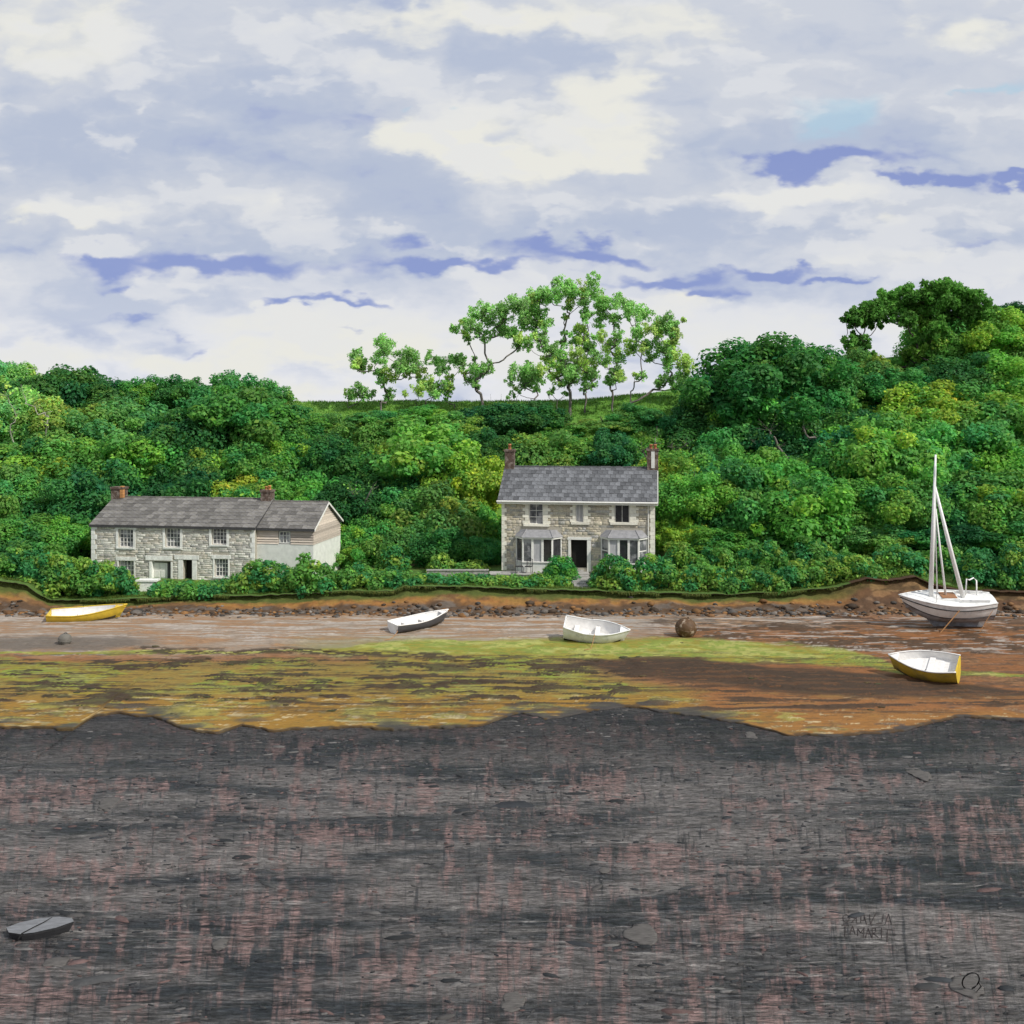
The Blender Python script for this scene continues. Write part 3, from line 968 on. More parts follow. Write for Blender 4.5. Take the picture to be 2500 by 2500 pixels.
def right_house():
    ang = -8.0
    Yo = 69.9
    O = P(1226, 1390, Yo)
    fr = Frame(O, ang)
    root = thing('farmhouse', 'double fronted tan stone farmhouse with slate roof, two bay windows and dark doorway', 'house', O, (0, 0, math.radians(ang)))
    W = fr.uv(1598, 1390)[0]
    D = 6.0
    ze = fr.uv(1410, 1217)[1]
    sl_run = D / 2
    zr = CZ + (HY - 1141) / F * (Yo - .75 + sl_run) - O.z
    k = lambda x, y: (1150 + .3106 * x, 1030 + .3106 * y)

    def rc(x0, y0, x1, y1):
        a, b = k(x0, y0), k(x1, y1)
        return fr.rect(a[0], a[1], b[0], b[1])
    up = [rc(455, 640, 566, 806), rc(822, 632, 884, 790), rc(1128, 632, 1246, 798)]
    sur = [rc(425, 628, 605, 820), rc(798, 622, 920, 806), rc(1105, 622, 1298, 808)]
    door = rc(785, 926, 912, 1150)
    dsur = rc(765, 905, 942, 1150)
    bay1, bay2 = rc(352, 898, 712, 1160), rc(1020, 903, 1386, 1160)
    holes = up + [door] + [(bay1[0] + .25, bay1[1] - .25, .0, bay1[3] - .1), (bay2[0] + .25, bay2[1] - .25, .0, bay2[3] - .1)]
    mb = MB()
    wall_with_holes(mb, 0, W, -.5, ze, 0, .45, holes)
    mb.box(0, W, D - .4, D, -.5, ze)
    for xa in (0, W - .45):
        mb.prism([(.452, -.5), (D - .402, -.5), (D - .402, ze + (.4) * (zr - ze) / (D / 2)), (D / 2, zr - .05), (.452, ze + .45 * (zr - ze) / (D / 2))], xa, xa + .45, 'x')
    wall = mb.build('wall', M_mortar, root)
    tan = [(.35, .31, .24), (.40, .36, .28), (.29, .27, .23), (.37, .34, .28), (.32, .31, .29), (.42, .38, .29), (.25, .245, .22), (.36, .32, .24)]
    ql = rc(245, 620, 300, 1160)
    stone_facing(wall, .28, W - .1, -.05, ze - .12, [s for s in sur] + [dsur, (bay1[0], bay1[1], -.1, bay1[3] + .55), (bay2[0], bay2[1], -.1, bay2[3] + .55)], tan, M_stone_tan, 3)
    sl = (zr - ze) / (D / 2)
    stone_facing(wall, .1, D - .1, -.2, zr - .2, [], [(.5, .43, .32), (.44, .38, .29), (.55, .48, .38)], M_stone_tan, 4, 0.0,
                 lambda y: ze + min(y, D - y) * sl - .1, frame=W)
    quoins(root, -.03, -.05, ze - .15, 17, .34, .20, M_quoin)
    quoins(root, W + .03, -.05, ze - .15, 17, .30, .36, M_quoin, right=True)
    # upper windows with toothed surrounds
    gl = [(M_glass, 2, 3), (M_curtain, 2, 1), (M_glass_dark, 2, 1)]
    for (h, s_, g) in zip(up, sur, gl):
        win = window(root, h[0], h[1], h[2], h[3], .13, g[1], g[2], g[0], sill=False, meet=True)
        n = 7
        hh = (s_[3] - s_[2] - .16) / n
        for i in range(n):
            e = .17 if i % 2 == 0 else 0.0
            za, zb = s_[2] + .16 + i * hh + .004, s_[2] + .16 + (i + 1) * hh - .004
            MB().box(s_[0] - e, h[0] - .002, -.055, .10, za, min(zb, s_[3])).build('surround_stone', M_quoin, win)
            MB().box(h[1] + .002, s_[1] + e, -.055, .10, za, min(zb, s_[3])).build('surround_stone', M_quoin, win)
        MB().box(s_[0] - .1, s_[1] + .1, -.11, .12, s_[2], s_[2] + .155).build('sill', M_quoin, win)
        MB().box(h[0] + .002, h[1] - .002, -.06, .10, h[3] + .003, max(s_[3], h[3] + .06)).build('lintel', M_quoin, win)
        if g[0] is M_glass:
            MB().box(h[0] + .02, h[0] + .2, .24, .26, h[2], h[3]).build('curtain', M_curtain, win)
    # door
    dr = MB().box(door[0], door[1], .32, .38, door[2], door[3]).build('door', M_black, root)
    for i in (0, 1):
        for j in (0, 1):
            cx = door[0] + (door[1] - door[0]) * (.28 + .44 * i); cz = door[2] + (door[3] - door[2]) * (.27 + .44 * j)
            MB().box(cx - .17, cx + .17, .302, .318, cz - .32, cz + .32).build('panel', M_black, dr)
    MB().box(dsur[0], door[0] - .003, -.07, .2, -.02, door[3]).build('door_jamb', M_white, root)
    MB().box(door[1] + .003, dsur[1], -.07, .2, -.02, door[3]).build('door_jamb', M_white, root)
    MB().box(dsur[0] - .05, dsur[1] + .05, -.09, .2, door[3] + .003, dsur[3]).build('lintel', M_white, root)
    # bays
    for bi, (b, y0r) in enumerate(((bay1, 845), (bay2, 838))):
        x0, x1, z0, z1 = b
        dep, ins = .75, .55
        z0 = -.05
        poly = [(x0, 0.0), (x0 + ins, -dep), (x1 - ins, -dep), (x1, 0.0)]
        mbb = MB()
        base_h = .62
        mbb.prism(poly, z0, base_h, 'z')
        bay = mbb.build('bay_window', M_white if bi else M_render, root)
        pol2 = [(x0 - .06, .0), (x0 + ins - .03, -dep - .07), (x1 - ins + .03, -dep - .07), (x1 + .06, .0)]
        MB().prism(pol2, base_h + .003, base_h + .07, 'z').build('sill', M_white, bay)
        MB().prism(pol2, z1 - .12, z1, 'z').build('cornice', M_white, bay)
        zr0, zr1 = z1 + .003, rc(400, y0r, 500, y0r + 10)[3]
        top = [(x0 + .35, .0), (x0 + ins + .22, -.12), (x1 - ins - .22, -.12), (x1 - .35, .0)]
        eav = [(x0 - .12, .0), (x0 + ins - .05, -dep - .15), (x1 - ins + .05, -dep - .15), (x1 + .12, .0)]
        mr = MB()
        vs = [(p[0], p[1], zr0) for p in eav] + [(p[0], p[1], zr1) for p in top]
        mr.add(vs, [(0, 1, 5, 4), (1, 2, 6, 5), (2, 3, 7, 6), (4, 5, 6, 7), (3, 2, 1, 0), (0, 4, 7, 3)])
        rfb = mr.build('bay_roof', M_lead, bay)
        for a_, b_ in ((1, 5), (2, 6)):
            MB().tube([Vector(vs[a_]) + Vector((0, 0, .02)), Vector(vs[b_]) + Vector((0, 0, .02))], .035, 5).build('hip_roll', M_lead, bay)
        # lights: posts and panes on the three faces
        zb, zt = base_h + .07, z1 - .12
        for fi in range(3):
            p, q = Vector((*poly[fi], 0)), Vector((*poly[fi + 1], 0))
            dv = q - p
            L = dv.length
            dv.normalize()
            nrm = Vector((dv.y, -dv.x, 0))
            ncol = 3 if fi == 1 else 1
            mtx = Matrix(((dv.x, nrm.x, 0, p.x), (dv.y, nrm.y, 0, p.y), (0, 0, 1, 0), (0, 0, 0, 1)))
            for c_ in range(ncol + 1):
                xx = L * c_ / ncol
                wd = .075
                xa, xb = max(0, xx - wd), min(L, xx + wd)
                MB().box(xa, xb, -.10, .0, zb + .002, zt - .002, mtx).build('mullion', M_white, bay)
            for c_ in range(ncol):
                xa, xb = L * c_ / ncol + wd, L * (c_ + 1) / ncol - wd
                gm = [M_glass_dark, M_glass, M_curtain][(c_ + fi + bi) % 3] if fi == 1 else (M_glass_dark if (fi + bi) % 2 == 0 else M_glass)
                MB().box(xa, xb, -.075, -.06, zb, zt, mtx).build('pane', gm, bay)
                if fi != 1 and bi == 1:
                    MB().box(xa, xb, -.055, -.03, (zb + zt) / 2 - .03, (zb + zt) / 2 + .03, mtx).build('glazing_bar', M_white, bay)
                if fi == 1:
                    MB().box(xa, xa + (xb - xa) * .26, -.10, -.08, zb, zt, mtx).build('curtain', M_curtain, bay)
    # roof, fascia, chimneys
    rf = roof(root, 0, W, D, ze, zr, M_slate, 9, 30, over=.3, xo0=.28, xo1=.2, seed=2)
    zf = ze - .3 * sl
    MB().box(-.3, W + .22, -.36, -.305, zf - .2, zf + .02).build('fascia', M_white, root)
    MB().tube([(-.32, -.43, zf - .03), (W + .24, -.43, zf - .03)], .065, 8).build('gutter', M_white, root)
    MB().box(-.28, W + .2, -.303, -.002, zf - .17, zf - .12).build('soffit', M_white, root)
    # verge boards on the right gable
    MB().prism([(-.3, zf - .14), (D / 2, zr - .14), (D / 2, zr + .02), (-.3, zf + .02)], W + .202, W + .24, 'x').build('verge_board', M_white, root)
    c1 = fr.uv(1150 + .3106 * 306, 1100, D / 2)[0]
    c2 = fr.uv(1150 + .3106 * 1428, 1100, D / 2)[0]
    chimney(root, c1, D / 2, .66, .6, zr - .5, zr + 1.25, M_brick, [(c1 - .02, .38)])
    ch = chimney(root, c2, D / 2, .78, .6, zr - .5, zr + 1.35, M_brick, [(c2 - .12, .0 + .3), (c2 + .17, .3)])
    MB().box(c2 - .10, c2 + .14, D / 2 - .325, D / 2 - .303, zr, zr + 1.17).build('render_strip', M_render, ch)
    # downpipe
    MB().tube([(W - .42, -.06, .1), (W - .42, -.06, ze - .4), (W - .42, -.38, zf - .1)], .04, 6).build('downpipe', M_white, root)
    return fr, root, door


def left_house():
    ang = -9.0
    Yo = 70.5
    O = Vector(((224.5 - 1250) / F * Yo, Yo, 1.05))
    fr = Frame(O, ang)
    root = thing('long_cottage', 'long low grey stone cottage with timber boarded wing and white render base', 'house', O, (0, 0, math.radians(ang)))
    k = lambda x, y: (150 + .4141 * x, 1100 + .4141 * y)

    def rc(x0, y0, x1, y1):
        a, b = k(x0, y0), k(x1, y1)
        return fr.rect(a[0], a[1], b[0], b[1])
    W = fr.uv(*k(1140, 600))[0]
    W2 = fr.uv(*k(1475, 600))[0]
    D = 6.2
    ze = fr.uv(*k(700, 440))[1]
    zr = CZ + (HY - 1216) / F * (Yo - 1.0 + D / 2) - O.z
    up = [rc(336, 463, 424, 570), rc(612, 458, 700, 570), rc(886, 455, 974, 555)]
    lo = [rc(338, 648, 428, 762), rc(903, 638, 983, 745)]
    d1, d2 = rc(528, 655, 648, 800), rc(722, 645, 772, 760)
    d1 = (d1[0], d1[1], 0.0, d1[3]); d2 = (d2[0] - .05, d2[1], 0.0, d2[3])
    holes = up + lo + [d1, d2]
    mb = MB()
    wall_with_holes(mb, 0, W, -.4, ze, 0, .45, holes)
    mb.box(0, W, D - .4, D, -.4, ze)
    for xa in (0, W - .4):
        mb.prism([(.452, -.4), (D - .402, -.4), (D - .402, ze + .4 * (zr - ze) / (D / 2)), (D / 2, zr - .05), (.452, ze + .45 * (zr - ze) / (D / 2))], xa, xa + .4, 'x')
    wall = mb.build('wall', M_mortar, root)
    grey = [(.42, .41, .36), (.50, .49, .44), (.34, .33, .30), (.46, .43, .37), (.30, .29, .27), (.55, .54, .48), (.40, .37, .31)]
    ex = []
    for h in up:
        ex.append((h[0] - .17, h[1] + .17, h[2] - .16, h[3] + .24))
    for h in lo:
        ex.append((h[0] - .1, h[1] + .1, h[2] - .1, h[3] + .3))
    e1, e2 = rc(498, 620, 655, 648), rc(668, 616, 812, 643)
    ex += [(d1[0] - .1, d1[1] + .1, -.2, d1[3] + .05), e1, (d2[0] - .36, d2[1] + .36, -.2, d2[3] + .02), e2]
    stone_facing(wall, .3, W - .03, -.1, ze - .03, ex, grey, M_stone_grey, 8, hr=(.08, .19), wr=(.22, .8), gap=.014)
    quoins(root, -.03, -.1, ze - .06, 11, .42, .26, M_quoin_pale)
    quoins(root, W + .0, -.1, ze - .06, 11, .2, .3, M_quoin_pale, right=True)
    sl = (zr - ze) / (D / 2)
    stone_facing(wall, .1, D - .1, -.2, zr - .2, [], grey, M_stone_grey, 9, 0.0, lambda y: ze + min(y, D - y) * sl - .1, frame=.05)
    # windows
    for i, h in enumerate(up + lo):
        win = window(root, h[0], h[1], h[2], h[3], .14, 4, 4, M_glass, sill=True, bar=.035)
        lowr = i >= 3
        jt = .1 if lowr else .17
        for xa, xb in ((h[0] - jt, h[0] - .003), (h[1] + .003, h[1] + jt)):
            MB().box(xa, xb, -.045, .13, h[2] - (.0 if lowr else .16), h[3]).build('jamb', M_quoin_pale, win)
        if not lowr:
            MB().box(h[0] + .001, h[1] - .001, -.06, .12, h[2] - .16, h[2] - .094).build('apron', M_quoin_pale, win)
        # flat or cambered head of separate stones
        n = 9
        wd = (h[1] - h[0]) + 2 * (.25 if not lowr else .2)
        xs0 = (h[0] + h[1]) / 2 - wd / 2
        for q in range(n):
            t0, t1 = q / n, (q + 1) / n
            ar = lambda t: (.07 * (1 - (2 * t - 1) ** 2)) if not lowr else 0
            zb0 = h[3] + .004 - (.0 if lowr else .05)
            xa, xb = xs0 + wd * t0 + .004, xs0 + wd * t1 - .004
            zt_ = min(h[3] + .25, ze - .17)
            MB().prism([(xa, zb0 + ar(t0)), (xb, zb0 + ar(t1)), (xb, max(zt_, zb0 + .1)), (xa, max(zt_, zb0 + .1))], -.06, .12, 'y').build('head_stone', M_quoin_pale, win)
    # doors
    xm = d1[0] + (d1[1] - d1[0]) * .70
    dr = MB().box(d1[0] + .08, xm, .22, .27, 0.0, d1[3] - .1).build('door', M_white, root)
    for i in range(2):
        for j in range(2):
            xa = d1[0] + .16 + i * (xm - d1[0] - .16) * .5
            za = .12 + j * (d1[3] - .1) * .5
            MB().box(xa, xa + (xm - d1[0]) * .32, .200, .218, za, za + (d1[3]) * .36).build('panel', M_white, dr)
    MB().box(xm + .05, d1[1] - .02, .30, .33, .0, d1[3] - .1).build('side_light', M_boat_grey, root)
    MB().box(xm, xm + .05, .16, .34, 0.0, d1[3] - .1).build('door_post', M_white, root)
    MB().box(d1[0] - .1, d1[0] + .08, -.05, .3, -.05, d1[3]).build('door_jamb', M_quoin_pale, root)
    MB().box(d1[1] - .02, d1[1] + .1, -.05, .3, -.05, d1[3]).build('door_jamb', M_quoin_pale, root)
    MB().box(d2[0], d2[1], .5, .55, 0.0, d2[3]).build('doorway_black_panel', M_black, root)  # flat black panel stands in for the unlit interior
    MB().box(d2[0] - .34, d2[0] - .003, -.05, .2, -.05, d2[3]).build('door_jamb', M_quoin_pale, root)
    MB().box(d2[1] + .003, d2[1] + .34, -.05, .2, -.05, d2[3]).build('door_jamb', M_quoin_pale, root)
    for e in (e1, e2):
        n = 10
        for q in range(n):
            xa, xb = e[0] + (e[1] - e[0]) * q / n, e[0] + (e[1] - e[0]) * (q + 1) / n
            MB().box(xa + .004, xb - .004, -.07, .2, e[2] + .012, e[3]).build('lintel_stone', M_quoin_pale, root)
    # timber wing
    zbd = fr.uv(*k(1300, 556))[1]
    ze2 = fr.uv(*k(1300, 462))[1]
    zr2 = zr - .14
    ze2 = ze2 - .1
    ww = rc(1271, 480, 1337, 552)
    D2 = D - .25
    y0 = .34
    mb = MB()
    wall_with_holes(mb, W + .003, W2, -.4, zbd, y0, y0 + .3, [])
    mb.box(W2 - .3, W2, y0 + .302, D2, -.4, zbd)
    mb.box(W + .003, W2 - .302, D2 - .3, D2, -.4, zbd)
    MBw = mb.build('rendered_base', M_render, root)
    mb = MB()
    wall_with_holes(mb, W + .003, W2 - .04, zbd + .002, ze2, y0 + .05, y0 + .3, [ww])
    s2 = (zr2 - ze2) / ((D2 - y0) / 2)
    ym = (y0 + D2) / 2
    mb.prism([(y0 + .302, zbd + .002), (D2 - .01, zbd + .002), (D2 - .01, ze2), (ym, zr2 - .06), (y0 + .302, ze2 + .302 * s2 - .06)], W2 - .3, W2 - .04, 'x')
    mb.box(W + .003, W2 - .302, D2 - .3, D2 - .01, zbd + .002, ze2)
    bw = mb.build('wing_wall', M_under, root)
    bh = .165
    z = zbd + .004
    while z < ze2 - .03:
        zt = min(z + bh, ze2 - .005)
        segs = [(W + .01, W2)]
        if zt > ww[2] - .03 and z < ww[3] + .03:
            segs = [(W + .01, ww[0] - .04), (ww[1] + .04, W2)]
        for a, b in segs:
            mbd = MB(); mbd.prism([(y0 + .05, z), (y0 - .03, z), (y0 + .03, zt - .012), (y0 + .05, zt - .008)], a, b, 'x')
            mbd.build('board', M_board, bw)
        z += bh
    z = zbd + .004
    while z < zr2 - .2:
        zt = min(z + bh, zr2)
        a = y0 + .002 if zt < ze2 else y0 + (zt - ze2) / s2 + .06
        b = D2 if zt < ze2 else D2 - (zt - ze2) / s2 - .06
        if b - a > .15:
            mbd = MB(); mbd.prism([(W2 - .04, z), (W2 + .03, z), (W2 - .025, zt - .012), (W2 - .04, zt - .012)], a, b, 'y')
            mbd.build('board', M_board, bw)
        z += bh
    window(root, ww[0], ww[1], ww[2], ww[3], y0 + .04, 3, 3, M_glass, sill=False, bar=.03)
    roof(root, 0, W, D, ze, zr, M_slate_old, 8, 26, over=.18, xo0=.12, xo1=.10, max_parts=216, seed=4)
    r2 = roof(root, W + .003, W2, D2 - .0, ze2, zr2, M_slate_old, 8, 9, over=-.12, xo0=.0, xo1=.16, max_parts=84, seed=5)
    zf = ze2 + .12 * (zr2 - ze2) / (D2 / 2)
    MB().prism([(.12, zf - .12), (D2 / 2, zr2 - .12), (D2 / 2, zr2 + .02), (.12, zf + .02)], W2 + .162, W2 + .19, 'x').build('verge_board', M_white, root)
    MB().prism([(D2 + .12, zf + .02), (D2 / 2, zr2 + .02), (D2 / 2, zr2 - .12), (D2 + .12, zf - .12)], W2 + .162, W2 + .19, 'x').build('verge_board', M_white, root)
    # chimneys
    c1 = fr.uv(*k(342, 240), D / 2)[0]
    ch = chimney(root, c1, D / 2, .9, .7, zr - .6, zr + .74, M_brick, [])
    for i in range(4):
        MB().box(c1 + .24, c1 + .47, D / 2 - .37, D / 2 - .1, zr - .02 + i * .21, zr + .17 + i * .21).build('orange_brick', M_brick_or, ch)
    c2 = fr.uv(*k(1215, 240), D / 2)[0]
    chimney(root, c2, D / 2, .74, .7, zr - .6, zr + .66, M_brick, [(c2 - .08, .24), (c2 + .16, .3)], potmat=M_brick_or)
    return fr, root


FR_R, farmhouse, fdoor = right_house()
FR_L, cottage = left_house()


# ------------------------------------------------------------------ garden masonry
def masonry():
    # steps to the farmhouse door
    a = P(1416, 1392, 68.2)
    base = thing('garden_steps', 'worn grey stone steps climbing to the farmhouse door', 'steps', (a.x, 66.0, .8))
    n = 7
    z_top = FR_R.o.z - .02
    yl, yh = 64.25, 68.6
    zlo = Hz(a.x, 64.3) - .02
    r = random.Random(5)
    for i in range(n):
        zt = zlo + (z_top - zlo) * (i + 1) / n
        y0 = yl + (yh - yl) * i / n
        MB().box(-.62 + r.uniform(-.05, .05), .58 + r.uniform(-.05, .05), y0 - 66.0 + r.uniform(-.03, .03), yh - 66.0 + .6,
                 zt - .8 - (z_top - zlo) / n + .004 - (.4 if i == 0 else 0), zt - .8).build('step', M_step, base)
    # grey terrace in front of the left bay
    p0, p1 = P(1194, 1392, 67.9), P(1398, 1392, 67.9)
    t = thing('terrace_wall', 'low grey stone terrace wall below the farmhouse bay window', 'wall', (p0.x, 67.9, 1.0))
    L = p1.x - p0.x - .15
    MB().box(0, L, .12, 1.2, -.6, FR_R.o.z - 1.0 - .06).build('core', M_step, t)
    for row in range(3):
        x = 0
        while x < L - .1:
            w = r.uniform(.35, .7)
            MB().box(x + .008, min(x + w, L) - .008, r.uniform(-.02, .02), .118, .10 + row * .19, .28 + row * .19).build('stone', M_step, t)
            x += w
    x = 0
    while x < L - .1:
        w = r.uniform(.7, 1.1)
        MB().box(x + .006, min(x + w, L) - .006, -.06, 1.22, FR_R.o.z - 1.055, FR_R.o.z - 1.0 + .0).build('coping', M_step, t)
        x += w
    # grey garden wall between the houses
    p0, p1 = P(1042, 1394, 69), P(1192, 1394, 69)
    t = thing('garden_wall', 'thin grey garden wall with pale coping between the two houses', 'wall', (p0.x, 69, Hz(p0.x, 69)))
    L = p1.x - p0.x; hz = p0.z - Hz(p0.x, 69)
    for row in range(3):
        x = 0
        while x < L - .1:
            w = r.uniform(.3, .6)
            MB().box(x + .006, min(x + w, L) - .006, r.uniform(-.015, .015), .3, -.3 + (hz + .3) * row / 3 + .004, -.3 + (hz + .3) * (row + 1) / 3 - .004).build('stone', M_step, t)
            x += w
    MB().box(-.03, L + .03, -.05, .35, hz, hz + .07).build('coping', M_step, t)
    # pale block by the cottage path
    p0, p1 = P(335, 1448, 65.6), P(376, 1448, 65.6)
    t = thing('stone_gatepost', 'pale stone block wall with cap slab at the cottage gap between bushes', 'wall', (p0.x, 65.6, Hz(p0.x, 65.6)))
    L = p1.x - p0.x; top = P(335, 1416, 65.6).z - t.location.z
    for row in range(3):
        for c in range(2):
            z0, z1 = -.2 + (top + .1) * row / 3, -.2 + (top + .1) * (row + 1) / 3
            off = .08 if row % 2 else -.08
            xa, xb = (0, L / 2 + off) if c == 0 else (L / 2 + off, L)
            MB().box(xa + .005, xb - .005, 0, .55, z0 + .004, z1 - .004).build('block', M_quoin_pale, t)
    MB().box(-.12, L + .2, -.08, .65, top - .1, top).build('cap_slab', M_quoin_pale, t)
    # low outbuilding
    p0, p1 = P(990, 1385, 74), P(1062, 1385, 74)
    t = thing('outbuilding', 'low pinkish outbuilding with mossy thatched roof in the garden shrubs', 'shed', (p0.x, 74, Hz(p0.x, 74) - .05))
    L = p1.x - p0.x; hw = P(990, 1361, 74).z - t.location.z; hr = P(990, 1346, 74).z - t.location.z
    MB().box(0, L, 0, 1.8, -.3, hw).build('wall', M_pink, t)
    MB().box(L * .42, L * .42 + .07, -.04, -.003, -.2, hw).build('post', M_bark, t)
    MB().prism([(-.2, hw - .03), (.9, hr + .15), (2.0, hw - .03), (2.0, hw + .1), (.9, hr + .3), (-.2, hw + .1)], -.15, L + .15, 'x').build('roof', M_thatch, t)
    # two little garden chairs by the left bay
    for i, (px, rz, lab) in enumerate(((1268, .25, 'small dark garden chair nearest the farmhouse corner, under the bay window'),
                                       (1291, -.3, 'small dark garden chair nearer the clipped bush, under the bay window'))):
        p = P(px, 1392, 68.35)
        t = thing('garden_chair', lab, 'chair', (p.x, 68.35, FR_R.o.z + .0), (0, 0, rz), 'garden chairs on the terrace')
        MB().box(-.22, .22, -.22, .22, .42, .46).build('seat', M_dark_trim, t)
        for sx in (-1, 1):
            MB().tube([(sx * .2, -.2, 0), (sx * .2, -.2, .42)], .018, 5).build('leg', M_dark_trim, t)
            MB().tube([(sx * .2, .2, 0), (sx * .2, .2, .46), (sx * .2, .26, .88)], .018, 5).build('leg', M_dark_trim, t)
        for j in range(4):
            x = -.15 + .1 * j
            MB().tube([(x, .21, .47), (x, .255, .86)], .012, 4).build('back_slat', M_dark_trim, t)
        MB().tube([(-.2, .26, .88), (0, .27, .93), (.2, .26, .88)], .018, 5).build('top_rail', M_dark_trim, t)


masonry()


# ------------------------------------------------------------------ boats
def hull_pts(L, B, D, s, t, transom=.78, bow_rise=.25, rake=.3, rocker=.35, full=.42, off=0.0, stern_rise=.06):
    """point on the hull: s 0 stern..1 bow, t -1..1 gunwale to gunwale; off = inset for the inner skin"""
    if s < full:
        f = transom + (1 - transom) * math.sin(math.pi / 2 * s / full)
    else:
        f = max(0.0, 1 - ((s - full) / (1 - full)) ** 2.3)
    b = max(B / 2 * f - off, .006)
    zk = D * rocker * max(0, (s - .55) / .45) ** 2.2 + D * .06 * max(0, (.3 - s) / .3) + off
    zs = D * (1 + bow_rise * max(0, (s - .35) / .65) ** 1.8 + stern_rise * max(0, (.35 - s) / .35))
    a = t * math.pi / 2
    y = b * math.copysign(abs(math.sin(a)) ** .8, a)
    fr = (1 - math.cos(a)) ** .95
    z = zk + (zs - zk) * fr
    x = L * (s - .5) + rake * fr * s ** 5 - off * s * .6
    return Vector((x, y, z))


def skin(L, B, D, s0=0., s1=1., t0=-1., t1=1., ns=22, nt=16, **k):
    return [[hull_pts(L, B, D, s0 + (s1 - s0) * i / ns, t0 + (t1 - t0) * j / nt, **k) for j in range(nt + 1)] for i in range(ns + 1)]


def dinghy(label, px, py, L, B, D, rz, heel, trim, m_out, m_in, m_transom=None, thwarts=(.3, .62), rope=None, gun=None, sink=.05, gr=None, floor=.3, **k):
    p = G(px, py)
    t = thing('rowing_boat', label, 'boat', (p.x, p.y, p.z - sink), (math.radians(heel), math.radians(trim), math.radians(rz)), gr)
    mb = MB().grid(skin(L, B, D, **k))
    mb.build('hull', m_out, t, True)
    mb = MB().grid([r[::-1] for r in skin(L, B, D, s0=.015, s1=.97, off=.045, **k)])
    mb.build('interior', m_in, t, True)
    edge = [hull_pts(L, B, D, 0, -1 + 2 * j / 16, **k) for j in range(17)]
    ed2 = [v + Vector((.05, 0, 0)) for v in edge]
    mb = MB(); mb.add(edge, [tuple(range(17))]); mb.add(ed2, [tuple(range(17))[::-1]])
    mb.grid([edge, ed2]); mb.add([edge[0], edge[16], ed2[16], ed2[0]], [(0, 1, 2, 3)])
    mb.build('transom', m_transom or m_out, t)
    for sg in (-1, 1):
        pts = [hull_pts(L, B, D, i / 24, sg, **k) + Vector((0, 0, .012)) for i in range(25)]
        MB().tube(pts, .034, 6).build('gunwale', gun or m_in, t, True)
    for s in thwarts:
        w = hull_pts(L, B, D, s, .62, **k)
        MB().box(w.x - .12, w.x + .12, -w.y + .03, w.y - .03, D * max(.62, floor + .06), D * max(.62, floor + .06) + .035).build('thwart', M_boat_in, t)
    sole = []
    for i in range(19):
        sv = .04 + .86 * i / 18
        zf_ = D * floor
        tt = .05
        while tt < .98 and hull_pts(L, B, D, sv, tt, off=.045, **k).z < zf_:
            tt += .02
        q = hull_pts(L, B, D, sv, tt, off=.045, **k)
        sole.append([Vector((q.x, -q.y * .99, max(zf_, q.z))), Vector((q.x, 0, max(zf_, q.z))), Vector((q.x, q.y * .99, max(zf_, q.z)))])
    MB().grid(sole).build('floorboards', M_boat_in, t)
    MB().grid(skin(L, B, D, s0=.005, s1=.93, t0=-.47, t1=.47, ns=20, nt=10, off=-.006, **k)).build('fouled_bottom', M_fouled, t, True)
    for sg in (-1, 1):
        q = hull_pts(L, B, D, .45, sg, **k)
        MB().tube([q + Vector((0, 0, .02)), q + Vector((0, 0, .09)), q + Vector((-.035, 0, .13))], .012, 5).build('rowlock', M_iron, t)
    # breasthook and keel strip
    a, b_, c = [hull_pts(L, B, D, s, 1, **k) for s in (.88, .94, .985)]
    MB().prism([(a.x, -a.y), (c.x, -c.y), (c.x, c.y), (a.x, a.y)], a.z - .04, a.z + .0, 'z').build('breasthook', gun or m_in, t)
    pts = [hull_pts(L, B, D, i / 20, 0, **k) - Vector((0, 0, .015)) for i in range(21)]
    MB().tube(pts, .028, 5).build('keel', m_out, t)
    if rope:
        inv = (Matrix.Translation(t.location) @ t.rotation_euler.to_matrix().to_4x4()).inverted()
        q = G(*rope[1])
        st = rope[0]
        st = Vector(hull_pts(L, B, D, st[0], st[1], **k)) + Vector((0, 0, .02))
        pts = []
        e = inv @ (q + Vector((0, 0, .02)))
        out = Vector((0, math.copysign(.06, st.y), 0)) if abs(st.y) > .1 else Vector((-.05, 0, 0))
        for i in range(9):
            f = i / 8
            pts.append(st.lerp(e, f) + out * (1 - f) + Vector((0, 0, -.08 * math.sin(math.pi * f))))
        pts = [st + Vector((0, -out.y, .03))] + pts
        tail = inv @ (q + Vector((-.35, -.25, .02)))
        MB().tube(pts + [tail], .017, 5).build('mooring_rope', M_rope, t, True)
    return t


